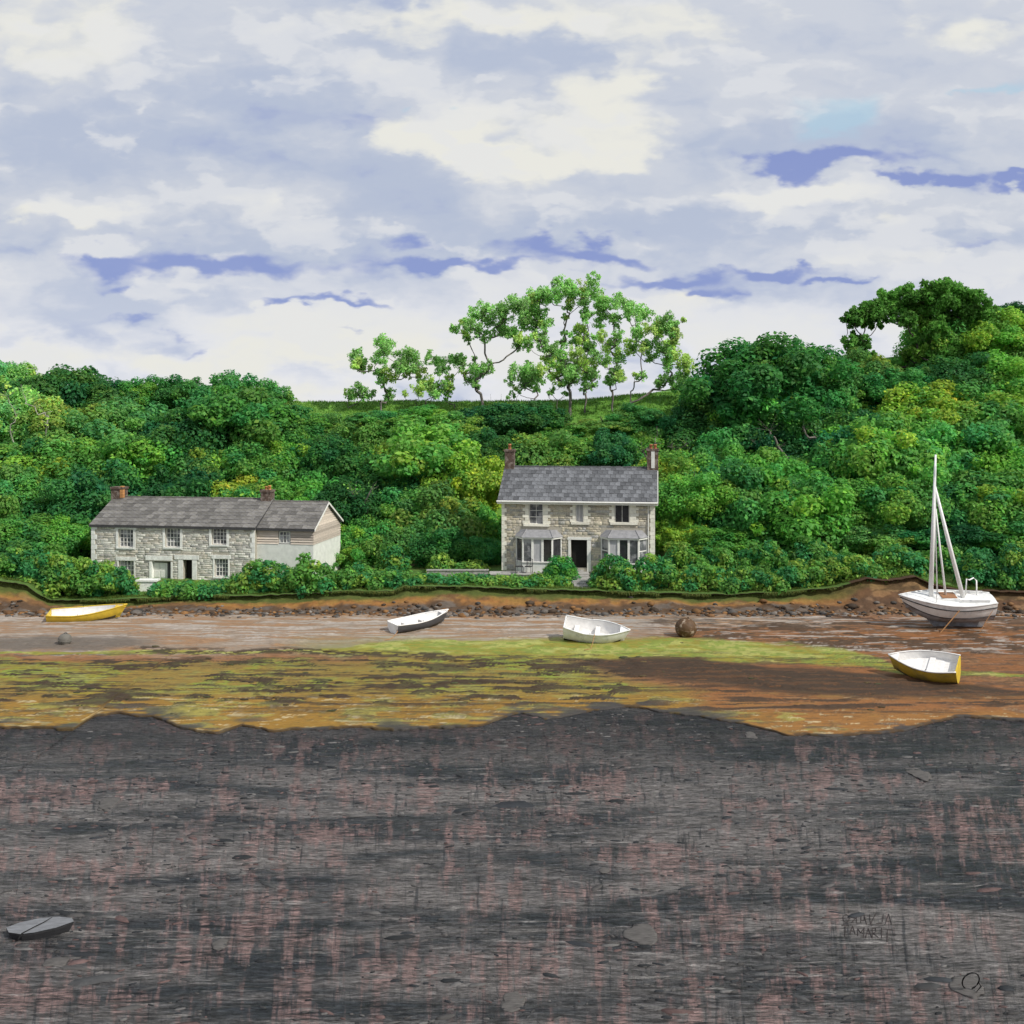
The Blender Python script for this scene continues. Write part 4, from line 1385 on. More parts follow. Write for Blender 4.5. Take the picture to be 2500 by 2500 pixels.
def boats():
    dinghy('long yellow rowing boat with white inside, lying below the left bank', 207, 1514, 3.95, 1.4, .60, 9, 11, -1.5, M_boat_yel, M_boat_in,
           gun=M_boat_yel, thwarts=(.25, .5, .72), bow_rise=.5, rake=.45, transom=.74, sink=.06)
    dinghy('white dinghy with dull grey side, stern towards us, nearest the left cottage side', 1022, 1533, 3.5, 1.35, .58, 40, 5, -2, M_boat_grey, M_boat_in,
           m_transom=M_boat_white, gun=M_boat_in, rope=((0.0, -.6), (950, 1562)), bow_rise=.35, rake=.3, sink=.06)
    dinghy('white rounded dinghy with rope over its side, in the middle of the mud', 1450, 1562, 3.2, 1.55, .86, -9, 19, 3, M_boat_white, M_boat_in,
           gun=M_boat_white, rope=((.52, -1), (1442, 1585)), thwarts=(.2, .55), bow_rise=.05, rake=.3, transom=.8, full=.5, sink=.10, stern_rise=.25)
    dinghy('ochre sided dinghy with white inside, closest to the front edge on the right', 2262, 1652, 2.85, 1.65, .92, 148, -22, 0, M_boat_olive, M_boat_in,
           m_transom=M_boat_yel, gun=M_boat_in, thwarts=(.42,), floor=.66, bow_rise=.12, rake=.2, transom=.82, full=.35, sink=.05)
    # --- the yacht
    L, B, D = 4.75, 2.05, 1.35
    p = G(2318, 1532)
    k = dict(transom=.62, bow_rise=.14, rake=.45, rocker=.62, full=.45, stern_rise=.05)
    t = thing('sailing_boat', 'white sailing boat with bare mast, grey keel and tan hatch, aground on the right', 'sailboat',
              (p.x, p.y + .25, p.z + .36), (math.radians(-16), 0, math.radians(176)))
    MB().grid(skin(L, B, D, t0=-1, t1=-.56, nt=8, **k)).grid(skin(L, B, D, t0=.56, t1=1, nt=8, **k)).build('topsides', M_boat_white, t, True)
    MB().grid(skin(L, B, D, t0=-.56, t1=.56, nt=12, **k)).build('hull_bottom', M_antifoul, t, True)
    st = [hull_pts(L, B, D, 0, -1 + 2 * j / 20, **k) for j in range(21)]
    MB().add(st, [tuple(range(21))]).build('transom', M_boat_white, t)
    for tt, r_, m_ in ((.86, .034, M_dark_trim), (.575, .028, M_dark_trim)):
        for sg in (-1, 1):
            pts = [hull_pts(L, B, D, i / 28, sg * tt, **k) * 1.0 for i in range(29)]
            pts = [q + Vector((0, math.copysign(.012, sg), 0)) for q in pts]
            MB().tube(pts, r_, 5).build('rubbing_strake' if tt > .8 else 'boot_stripe', m_, t, True)
    # deck
    rows = []
    for i in range(25):
        s = i / 24
        g = hull_pts(L, B, D, s, 1, **k)
        rows.append([Vector((g.x, g.y * f, g.z - .03 + .09 * (1 - f * f) * min(1, g.y / .6))) for f in (-1, -.66, -.33, 0, .33, .66, 1)])
    MB().grid(rows).build('deck', M_boat_white, t, True)
    for sg in (-1, 1):
        MB().tube([hull_pts(L, B, D, i / 24, sg, **k) for i in range(25)], .035, 6).build('toe_rail', M_boat_white, t, True)
    zd = D + .06
    # low cabin with hatch and ports
    cab = MB(); c0, c1 = -.35, 1.15
    cab.add([(c0, -.55, zd - .06), (c1, -.34, zd - .02), (c1, .34, zd - .02), (c0, .55, zd - .06), (c0, -.47, zd + .13), (c1 - .25, -.26, zd + .10), (c1 - .25, .26, zd + .10), (c0, .47, zd + .13)],
            [(3, 2, 1, 0), (4, 5, 6, 7), (0, 1, 5, 4), (1, 2, 6, 5), (2, 3, 7, 6), (3, 0, 4, 7)])
    cb = cab.build('cabin', M_boat_white, t)
    MB().box(-.28, .55, -.36, .36, zd + .125, zd + .155).build('hatch', M_wood, cb)
    MB().box(-1.9, -.45, -.5, .5, zd - .03, zd + .015).build('cockpit_floor', M_boat_in, t)
    for sg in (-1, 1):
        MB().box(-1.95, -.42, sg * .56 - .03, sg * .56 + .03, zd - .06, zd + .14).build('coaming', M_boat_white, t)
    # keel, skeg, rudder
    MB().prism([(-1.75, .12), (-1.55, -.52), (.75, -.36), (1.3, .22), (.2, .12)], -.07, .07, 'y').build('keel', M_antifoul, t)
    MB().prism([(-2.52, .45), (-2.1, .38), (-1.78, .1), (-1.6, -.54), (-1.98, -.54), (-2.05, -.05)], -.035, .035, 'y').build('rudder', M_boat_white, t)
    # spars
    mh = 8.0
    inv = (Matrix.Translation(t.location) @ t.rotation_euler.to_matrix().to_4x4()).inverted()
    foot = Vector((1.05, 0, zd + .02))
    # the mast is raked back against the heel, so it stands nearly upright
    R3 = t.rotation_euler.to_matrix()
    upw = R3.inverted() @ Vector((.025, -.02, 1)).normalized()
    top = foot + upw * 8.0
    MB().tube([foot, foot.lerp(top, .5), top], [.13, .11, .055], 8).build('mast', M_spar, t, True)
    hd = foot.lerp(top, .79)

    def stay(a, b, r, name):
        MB().tube([a, a.lerp(b, .5) + Vector((.02, 0, 0)), b], r, 5).build(name, M_spar, t, True)
    dk = lambda x, y=0: Vector((x, y, zd + .02))
    stay(hd, dk(-.72), [.07, .12, .13], 'boom')            # topped-up boom running aft
    stay(foot.lerp(top, .8), dk(.62, -.2), .04, 'halyard')
    stay(foot.lerp(top, .62) + Vector((-.12, 0, 0)), dk(.22), [.03, .06, .07], 'furled_sail')
    stay(top, dk(.95, .7), .018, 'shroud')
    stay(top, dk(.95, -.7), .018, 'shroud')
    up = upw
    rail = [dk(-.95, -.3), dk(-.98, -.3) + up * .92, dk(-1.12, -.3) + up * .84, dk(-1.35, -.3) + up * .97, dk(-1.52, -.3) + up * .82, dk(-1.56, -.3)]
    MB().tube(rail, .04, 6).build('stern_rail', M_spar, t, True)
    # props that hold it upright
    g0 = inv @ G(2296, 1545)
    MB().tube([hull_pts(L, B, D, .46, .9, **k) + Vector((0, .05, 0)), g0], .03, 6).build('prop', M_rope, t)
    g1 = inv @ G(2392, 1543)
    MB().tube([hull_pts(L, B, D, .06, .8, **k) + Vector((0, .05, 0)), g1], .018, 6).build('mooring_rope', M_rope, t)


boats()


# ------------------------------------------------------------------ buoys, rocks, slab, ring
def ico(sub):
    import bmesh
    bm = bmesh.new()
    bmesh.ops.create_icosphere(bm, subdivisions=sub, radius=1)
    V = np.array([v.co[:] for v in bm.verts]); Fc = np.array([[v.index for v in f.verts] for f in bm.faces])
    bm.free()
    return V, Fc


def shore_items():
    V, Fc = ico(4)
    for name, label, px, py, r, mat, squash in (('mooring_buoy', 'dark brown round mooring buoy with pale crusted top on the sand', 1670, 1552, .58, M_buoy, .96),
                                                ('mooring_buoy', 'small plain grey mooring buoy on the sand near the yellow boat', 157, 1571, .34, M_buoy_grey, .98)):
        p = G(px, py)
        t = thing(name, label, 'buoy', (p.x, p.y, p.z - .08), (0.2, .1, .4), 'round buoys lying on the mud')
        d = 1 + .02 * (fbm(V[:, 0] * 3 + 5, V[:, 1] * 3 + V[:, 2] * 2, 60)[:, None] - .5)
        VV = V * d * r; VV[:, 2] = VV[:, 2] * squash + r * .9
        obj('ball', fast_mesh('ball', VV, Fc, None, True), mat, t)
        ring = [(math.cos(a) * r * 1.005, math.sin(a) * r * 1.005, r * .9) for a in np.linspace(0, 2 * math.pi, 25)]
        MB().tube(ring, .02, 5).build('seam_band', mat, t, True)
        MB().tube([(math.cos(a) * .07, 0, r * 1.84 + math.sin(a) * .07) for a in np.linspace(0, 2 * math.pi, 13)], .016, 5).build('lifting_eye', M_iron, t, True)
    # cracked slab
    p = G(75, 2290)
    t = thing('rock_slab', 'boat shaped flat grey rock slab with a crack, lying in the bottom left corner', 'rock', (p.x, p.y + .1, p.z - .10))
    s = 1 / 2500 * p.y
    out = [(-68, 6), (-50, -16), (-15, -26), (15, -22), (60, -6), (92, 18), (80, 34), (40, 44), (-5, 40), (-45, 26)]
    out = [(x * s, y * s * 1.15) for x, y in out]
    top = [(x, y, .30 + .05 * (x / 1.0)) for x, y in out]
    mid = [(x * .99, y * .98 - .0, .25 + .05 * x) for x, y in out]
    bot = [(x * .72 + .02, y * .7 + .06, -.1) for x, y in out]
    n = len(out)
    MB().grid([[Vector(q) for q in bot], [Vector(q) for q in mid], [Vector((q[0], q[1], q[2] - .012)) for q in top]], True).build('underside', M_slab_shade, t)
    MB().add(top, [tuple(range(n))]).build('top_face', M_slab, t)
    cr = [(28 * s, 45 * s, .335), (18 * s, 20 * s, .327), (8 * s, 5 * s, .322), (-2 * s, -12 * s, .316), (-12 * s, -30 * s, .308), (-18 * s, -36 * s, .2), (-22 * s, -34 * s, .14)]
    MB().tube(cr, [.006, .011, .012, .011, .016, .014, .006], 5).build('crack', M_iron, t)
    # flat pale stones let into the silt
    rr = random.Random(4)
    for px, py, w, h, lab in ((1565, 2280, 95, 62, 'large pale flat stone half sunk in the silt, low in the middle'),
                              (536, 2306, 45, 30, 'small pale round stone sunk in the dark silt left of centre'),
                              (135, 2350, 75, 26, 'pale flat stone just below the cracked slab'),
                              (262, 1962, 56, 40, 'round pale stone ringed by silt in the upper left foreground'),
                              (2238, 1886, 62, 44, 'round greyish pink stone near the right end of the ledge'),
                              (1250, 2442, 70, 50, 'pale stone at the bottom edge in the middle'),
                              (2360, 2412, 90, 60, 'pale stone with a black iron ring on it, bottom right'),
                              (1475, 2125, 36, 14, 'small white pebble right of the middle of the foreground'),
                              (1830, 1795, 36, 20, 'small pale stone just under the ledge right of centre')):
        p = G(px, py)
        V2, F2 = ico(3)
        sx = w / 2 / F * p.y; sy = h / 2 / F * p.y / max(.3, (CZ / math.hypot(CZ, p.y)))
        nz = .82 + .9 * (fbm(V2[:, 0] * 1.6 + px, V2[:, 1] * 1.4 + V2[:, 2], 71, 3)[:, None] - .5)
        VV = V2 * nz * np.array((sx, sy, min(.03, sx * .14)))
        obj('flat_stone', fast_mesh('flat_stone', VV, F2, None, True), M_stone_pale, None, lab, 'stone', 'flat stones in the silt', None, (p.x, p.y, p.z + .004))
    # iron ring
    p = G(2364, 2418)
    k = p.y / F
    pts = [(math.sin(a) * 20 * k, .10 * math.cos(a), (25 - math.cos(a) * 26) * k + .05) for a in np.linspace(.35, 2 * math.pi - .5, 22)]
    t = thing('mooring_ring', 'thin black iron mooring ring standing in the silt, bottom right', 'ring', (p.x, p.y - .12, p.z))
    MB().tube(pts, [.012 + .006 * math.sin(i * 1.3) ** 2 for i in range(22)], 6).build('ring', M_iron, t, True)
    MB().tube([(20 * k, 0, 20 * k + .05), (25 * k, 0, 12 * k + .05), (12 * k, 0, -2 * k + .03)], [.012, .018, .01], 5).build('shackle', M_iron, t)
    # letters scratched into the silt
    t = thing('scratched_letters', 'two lines of faint capital letters scratched into the silt, lower right', 'lettering', G(2118, 2290))
    k0 = lambda x, y: (2030 + .1035 * x, 2200 + .1035 * y)
    strokes = [[(330, 330), (275, 370), (275, 450), (320, 500), (390, 490), (425, 430), (410, 360), (350, 325), (330, 330)],
               [(590, 420), (480, 400), (490, 345), (590, 335), (590, 420), (590, 510)], [(560, 420), (470, 510)],
               [(690, 520), (700, 350), (780, 345)], [(770, 400), (790, 450)], [(690, 470), (800, 460)], [(780, 360), (830, 560)],
               [(900, 330), (920, 560), (1040, 310)],
               [(1225, 320), (1195, 500)], [(1060, 540), (1200, 530)],
               [(1260, 560), (1350, 305), (1415, 560)], [(1285, 480), (1395, 475)],
               [(325, 600), (315, 840)], [(235, 585), (410, 575)],
               [(430, 780), (495, 590), (560, 780)], [(445, 710), (545, 712)],
               [(620, 830), (620, 650), (690, 760), (770, 630), (750, 880)],
               [(800, 880), (870, 640), (950, 880)], [(820, 780), (930, 775)],
               [(960, 880), (965, 645), (1040, 650), (1050, 730), (980, 760), (1110, 870)],
               [(1180, 640), (1180, 870)],
               [(1190, 665), (1435, 675)], [(1320, 680), (1310, 960)]]
    for st in strokes:
        pts = []
        for i in range(len(st) - 1):
            for f in np.linspace(0, 1, 9)[:-1]:
                pts.append((st[i][0] * (1 - f) + st[i + 1][0] * f, st[i][1] * (1 - f) + st[i + 1][1] * f))
        pts.append(st[-1])
        w3 = []
        for q in pts:
            g = G(*k0(*q))
            w3.append(g + Vector((0, 0, .008)) - t.location)
        MB().tube(w3, .010, 4).build('stroke', M_scratch, t)


shore_items()


def scatter_rocks():
    r = np.random.default_rng(12)

    def joined(name, n, xy, size, flat, colf, sub, label, cat, mat=M_rock, yaw=True, stretch=(1.3, 1.0)):
        V, Fc = ico(sub)
        AV, AF, AC = [], [], []
        k = 0
        XY = np.array([xy(i) for i in range(n)])
        HH = H(XY[:, 0], XY[:, 1])
        for i in range(n):
            x, y = XY[i]
            s = size(i)
            nz = 1 + .55 * (fbm(V[:, 0] * 1.7 + i * 3.1, V[:, 1] * 1.7 + V[:, 2] * 1.3 + i, 80, 2)[:, None] - .5)
            W = V * nz * np.array((s * stretch[0], s * stretch[1], s * flat))
            a = r.uniform(0, 6.3) if yaw else r.normal(0, .12)
            ca, sa = math.cos(a), math.sin(a)
            W = np.stack([W[:, 0] * ca - W[:, 1] * sa, W[:, 0] * sa + W[:, 1] * ca, W[:, 2]], 1)
            W += np.array((x, y, 0)); W[:, 2] += HH[i] + s * flat * .25
            AV.append(W); AF.append(Fc + k); k += len(V)
            AC.append(np.broadcast_to(colf(i, x, y), (len(V), 3)))
        me = fast_mesh(name, np.concatenate(AV), np.concatenate(AF), np.concatenate(AC), False)
        return obj(name, me, mat, None, label, cat, kind='stuff')

    pal = np.array([(.06, .04, .025), (.10, .055, .025), (.11, .10, .09), (.15, .075, .03), (.05, .045, .04), (.17, .15, .13), (.2, .10, .035)])
    # stones along the foot of the bank
    def xy(i):
        return r.uniform(-34, 34), 61.5 + r.normal(0, .55)
    joined('bank_stones', 1500, xy, lambda i: r.uniform(.05, .17) * (1 + (r.random() < .06)), .6, lambda i, x, y: pal[r.integers(0, len(pal))] * r.uniform(.7, 1.3), 1,
           'dark weedy stones along the foot of the bank', 'stones')
    # seaweed clumps, following the dark patches on the algae
    spots = []
    while len(spots) < 420:
        u, v = r.uniform(0, 2500), r.uniform(1560, 1730)
        Y = 12.3 * F / (v - HY); X = (u - 1250) / F * Y
        n_b = float(fbm(X * .8, Y * 1.5, 22, 5)) - .5; n_s = float(fbm(X * .5, Y * 5.0, 24, 4)) - .5
        wl = abs(v - np.interp(u, [300, 420, 520, 900, 1150, 1300], [1578, 1592, 1588, 1594, 1606, 1612])) < 8 and 300 < u < 1400
        if (n_b * .8 + .75 * n_s > .07 and u < 1600 and v > 1598) or (wl and r.random() < .5) or (u > 1500 and 1540 < v < 1570 and n_b > .06) or (1500 < u < 2300 and r.random() < .02):
            if Y > float(Ye(X)) + .5:
                for _ in range(int(r.integers(2, 6))):
                    spots.append((X + r.normal(0, .22), Y + r.normal(0, .12)))
    joined('seaweed', len(spots), lambda i: spots[i], lambda i: .022 + .10 * r.random() ** 2.2, .4, lambda i, x, y: np.array(((.055, .04, .018), (.08, .055, .02), (.04, .045, .018))[int(r.integers(0, 3))]) * r.uniform(.6, 1.6), 2,
           'dark clumps of seaweed scattered over the algae', 'seaweed', stretch=(1.9, .8), yaw=False)
    # shale flakes in the foreground
    n = 5200
    x = r.uniform(-1, 1, n); y = r.uniform(0, 1, n)
    ye = 44.0
    Yf = 19.0 + (y ** .8) * 24.5
    Xf = x * (Yf * .52 + 1.0)
    ok = Yf < Ye(Xf) - .1
    dens = fbm(Xf * .2, Yf * .5, 91, 4)
    ok &= r.random(n) < sm(.35, .6, dens) + .12
    Xf, Yf = Xf[ok], Yf[ok]
    m = len(Xf)
    Zf = H(Xf, Yf)
    lx = r.lognormal(-2.55, .6, m); ly = lx * r.uniform(.14, .4, m); lz = r.uniform(.004, .022, m)
    a = r.normal(0, .28, m)
    ca, sa = np.cos(a), np.sin(a)
    tpl = np.array([(-1, -.3), (-.45, -1), (.5, -.85), (1, .1), (.4, 1), (-.6, .8)])
    jit = 1 + .3 * (r.random((m, 6, 1)) - .5)
    q = tpl[None] * jit * np.stack([lx, ly], 1)[:, None, :]
    QX = q[..., 0] * ca[:, None] - q[..., 1] * sa[:, None] + Xf[:, None]
    QY = q[..., 0] * sa[:, None] + q[..., 1] * ca[:, None] + Yf[:, None]
    tilt = r.normal(0, .10, (m, 1)) * q[..., 1] / ly[:, None] * ly[:, None]
    zb = Zf[:, None] - .01
    VV = np.concatenate([np.stack([QX, QY, np.broadcast_to(zb, QX.shape)], -1), np.stack([Xf[:, None] + (QX - Xf[:, None]) * .9, Yf[:, None] + (QY - Yf[:, None]) * .9, zb + lz[:, None] + .02 + tilt], -1)], 1).reshape(-1, 3)
    base = np.arange(m)[:, None] * 12
    sides = np.stack([np.stack([base[:, 0] + i, base[:, 0] + (i + 1) % 6, base[:, 0] + 6 + (i + 1) % 6, base[:, 0] + 6 + i], 1) for i in range(6)], 1).reshape(-1, 4)
    t1 = np.stack([base[:, 0] + 6, base[:, 0] + 7, base[:, 0] + 8, base[:, 0] + 9], 1); t2 = np.stack([base[:, 0] + 6, base[:, 0] + 9, base[:, 0] + 10, base[:, 0] + 11], 1)
    pal = np.array([(.03, .033, .037), (.055, .055, .055), (.08, .075, .072), (.11, .07, .065), (.02, .022, .024), (.12, .115, .11), (.07, .066, .063)])
    cc = pal[r.integers(0, len(pal), m)] * r.uniform(.75, 1.2, (m, 1))
    me = fast_mesh('shale_flakes', VV, np.concatenate([sides, t1, t2]), np.repeat(cc, 12, 0), False)
    obj('shale_flakes', me, M_rock, None, 'grey and pinkish shale flakes strewn over the foreground silt', 'shale', kind='stuff')


scatter_rocks()

# ------------------------------------------------------------------ foliage
G_MID = np.array((.115, .370, .062)); G_YEL = np.array((.340, .480, .065)); G_BLU = np.array((.045, .310, .135)); G_DRK = np.array((.070, .250, .075)); G_LIT = np.array((.25, .53, .12))


def leaf_arrays(Pc, Nn, size, col, r):
    """diamond leaf clumps, one per point"""
    n = len(Pc)
    ref = r.normal(size=(n, 3))
    T = np.cross(Nn, ref); T /= np.linalg.norm(T, axis=1, keepdims=True) + 1e-9
    B = np.cross(Nn, T)
    a = (size * .62)[:, None]; b = (size * .40)[:, None]
    bend = Nn * (size * .12)[:, None]
    V = np.stack([Pc - T * a - bend, Pc - B * b, Pc + T * a - bend, Pc + B * b], 1).reshape(-1, 3)
    Fc = np.arange(4 * n).reshape(-1, 4)
    return V, Fc, np.repeat(col, 4, 0)


def unit(v):
    return v / (np.linalg.norm(v, axis=-1, keepdims=True) + 1e-9)


def lobes_to_leaves(C, R, leaf, dens, r, colf, squash=.85, cull=.80, lowcut=-1.0):
    """leaves on the skin of overlapping lobes; hidden ones are dropped"""
    PC, NN, SZ, CC = [], [], [], []
    for i in range(len(C)):
        n = max(12, int(dens * R[i] ** 2 * 12.6 / (leaf * leaf * .5)))
        d = unit(r.normal(size=(n, 3)))
        d = d[d[:, 2] > lowcut]
        p = C[i] + d * np.array((1, 1, squash)) * R[i] * (.58 + .56 * r.random((len(d), 1)))
        keep = np.ones(len(p), bool)
        near = np.nonzero(np.linalg.norm((C - C[i]) / np.array((1, 1, squash)), axis=1) < R * cull + R[i] * 1.15)[0]
        for j in near:
            if j != i:
                q = (p - C[j]) / np.array((1, 1, squash))
                keep &= (q * q).sum(1) > (cull * R[j]) ** 2
        p, d = p[keep], d[keep]
        if not len(p):
            continue
        base = colf(i, C[i])
        cv = base[None] * (1 + .30 * (r.random((len(p), 1)) - .5)) * np.array((1.0, 1.0, 1.0))
        cv = cv * (1 + .25 * (r.random((len(p), 3)) - .5))
        sp = r.random(len(p)) < .10
        cv[sp] = cv[sp] * np.array((1.7, 1.35, 1.1))
        PC.append(p); CC.append(cv); SZ.append(leaf * r.uniform(.6, 1.4, len(p)))
        NN.append(unit(d + np.array((0, 0, .55)) + .55 * r.normal(size=p.shape)))
    return np.concatenate(PC), np.concatenate(NN), np.concatenate(SZ), np.concatenate(CC)


def lobe_color(r, warm=.27, cool=.27):
    q = r.random()
    if q < warm:
        c = G_MID * .35 + G_YEL * .65
    elif q < warm + cool:
        c = G_MID * .35 + G_BLU * .65
    elif q < warm + cool + .12:
        c = G_DRK
    else:
        c = G_MID * .75 + G_LIT * .25
    return c * r.uniform(.8, 1.2)


def crown_mesh(seed, R, rz, nb, leaf=.29, dens=.9):
    """boughs of many small leaf lobes: uneven outline, open hollows between the boughs"""
    r = np.random.default_rng(seed)
    Bc = []
    tries = 0
    while len(Bc) < nb and tries < 4000:
        tries += 1
        d = unit(r.normal(size=3)); d[2] = d[2] if d[2] > -.35 else -d[2]
        p = d * np.array((R, R, rz)) * r.uniform(.35, .74)
        if all(np.linalg.norm((p - q) / np.array((R, R, rz))) > .30 for q in Bc):
            Bc.append(p)
    C, LR, K = [], [], []
    for i, p in enumerate(Bc):
        br = r.uniform(.30, .50) * R
        for j in range(int(r.integers(10, 18))):
            o = r.normal(size=3) * np.array((.58, .58, .36)) * br
            C.append(p + o); LR.append(R * r.uniform(.11, .26)); K.append(i)
    for _ in range(4):
        C.append(r.normal(size=3) * np.array((R, R, rz)) * .24); LR.append(R * .56); K.append(0)
    for _ in range(nb * 2):
        d = unit(r.normal(size=3)); d[2] = abs(d[2]) * 1.1 - .2
        C.append(d * np.array((R, R, rz)) * r.uniform(.80, 1.0)); LR.append(R * r.uniform(.04, .10)); K.append(int(r.integers(0, nb)))
    bc = [lobe_color(r, .2, .2) * .6 + G_MID * .4 for _ in range(nb + 1)]
    bs = [lobe_color(r, .25, .25) for _ in range(len(C))]
    C, LR = np.array(C), np.array(LR)
    p, n, s, c = lobes_to_leaves(C, LR, leaf, dens, r, lambda i, q: (bc[K[i] % len(bc)] * .68 + bs[i] * .32), cull=.72)
    V, Fc, cc = leaf_arrays(p, n, s, c, r)
    return fast_mesh('crown', V, Fc, cc)


def trunk_mesh(seed, h, R, rz, base_r):
    r = random.Random(seed)
    mb = MB()
    lean = r.uniform(-.3, .3)
    top = Vector((lean, r.uniform(-.2, .2), h))
    mb.tube([(0, 0, -.6), (lean * .3, 0, h * .3), (lean * .7, 0, h * .65), top], [base_r * 1.35, base_r, base_r * .8, base_r * .55], 7)
    for i in range(6):
        a = i * 1.05 + r.uniform(0, .6)
        e = Vector((math.cos(a) * R * .55, math.sin(a) * R * .55, h + rz * r.uniform(.1, .5)))
        s0 = Vector((lean * .6, 0, h * r.uniform(.5, .8)))
        m_ = s0.lerp(e, .5) + Vector((0, 0, -.3))
        mb.tube([s0, m_, e], [base_r * .5, base_r * .32, base_r * .1], 5)
    return mb.mesh('trunk', True)


VAR = [crown_mesh(100 + i, 5.0, rz, nl) for i, (rz, nl) in enumerate(((4.2, 15), (3.8, 13), (4.6, 17), (3.3, 14), (5.2, 17), (4.0, 12), (3.6, 18), (4.4, 14)))]
VRZ = [4.2, 3.8, 4.6, 3.3, 5.2, 4.0, 3.6, 4.4]
TRK = [trunk_mesh(i, 1.0, 1.0, 1.0, .06) for i in range(3)]
for m_ in VAR:
    m_.materials.append(M_leaf)
for m_ in TRK:
    m_.materials.append(M_bark)

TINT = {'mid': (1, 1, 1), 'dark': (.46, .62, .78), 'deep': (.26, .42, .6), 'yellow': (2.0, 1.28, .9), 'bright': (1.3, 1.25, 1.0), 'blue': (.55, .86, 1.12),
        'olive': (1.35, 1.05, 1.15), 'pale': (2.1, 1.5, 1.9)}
TWORD = {'mid': 'mid green', 'dark': 'dark green', 'deep': 'very dark green', 'yellow': 'yellow green', 'bright': 'bright green', 'blue': 'blue green',
         'olive': 'dull olive green', 'pale': 'pale yellowish'}


def tree(px, top, hw, Y, tint, where, aspect=None, i=[0]):
    i[0] += 1
    r = random.Random(i[0] * 17 + 3)
    v = r.randrange(len(VAR))
    sky_row = top < 960
    Y = Y + (r.uniform(-.6, .6) if sky_row or Y < 76.5 else r.uniform(-1.6, 1.9))
    top = top + (0 if sky_row else r.uniform(-22, 16)); hw = hw * (r.uniform(.98, 1.1) if sky_row else r.uniform(1.1, 1.6))
    X = (px - 1250) / F * Y
    zg = Hz(X, Y)
    ztop = CZ + (HY - top) / F * Y
    Rw = hw / F * Y
    sx = Rw / 5.0 / .98
    rzw = min(Rw * (aspect or VRZ[v] / 5.0 * r.uniform(.9, 1.1)), max(1.2, (ztop - zg) * .62))
    sz = rzw / VRZ[v]
    zc = ztop - rzw * 1.02
    t = thing('woodland_tree', f'{TWORD[tint]} leafy tree {where}', 'tree', (X, Y, zg), (0, 0, 0), 'woodland trees on the hillside')
    c = obj('crown', VAR[v], None, t, loc=(0, 0, zc - zg), rot=(0, 0, r.uniform(0, 6.28)))
    c.scale = (sx, sx, sz)
    f = r.uniform(.88, 1.14)
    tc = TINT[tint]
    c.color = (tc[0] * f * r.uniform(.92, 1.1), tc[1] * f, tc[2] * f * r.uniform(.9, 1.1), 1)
    k = obj('trunk', TRK[i[0] % 3], None, t, loc=(0, 0, 0))
    hh = max(zc - zg, .8)
    k.scale = (max(Rw * .8, .8), max(Rw * .8, .8), hh)
    return t


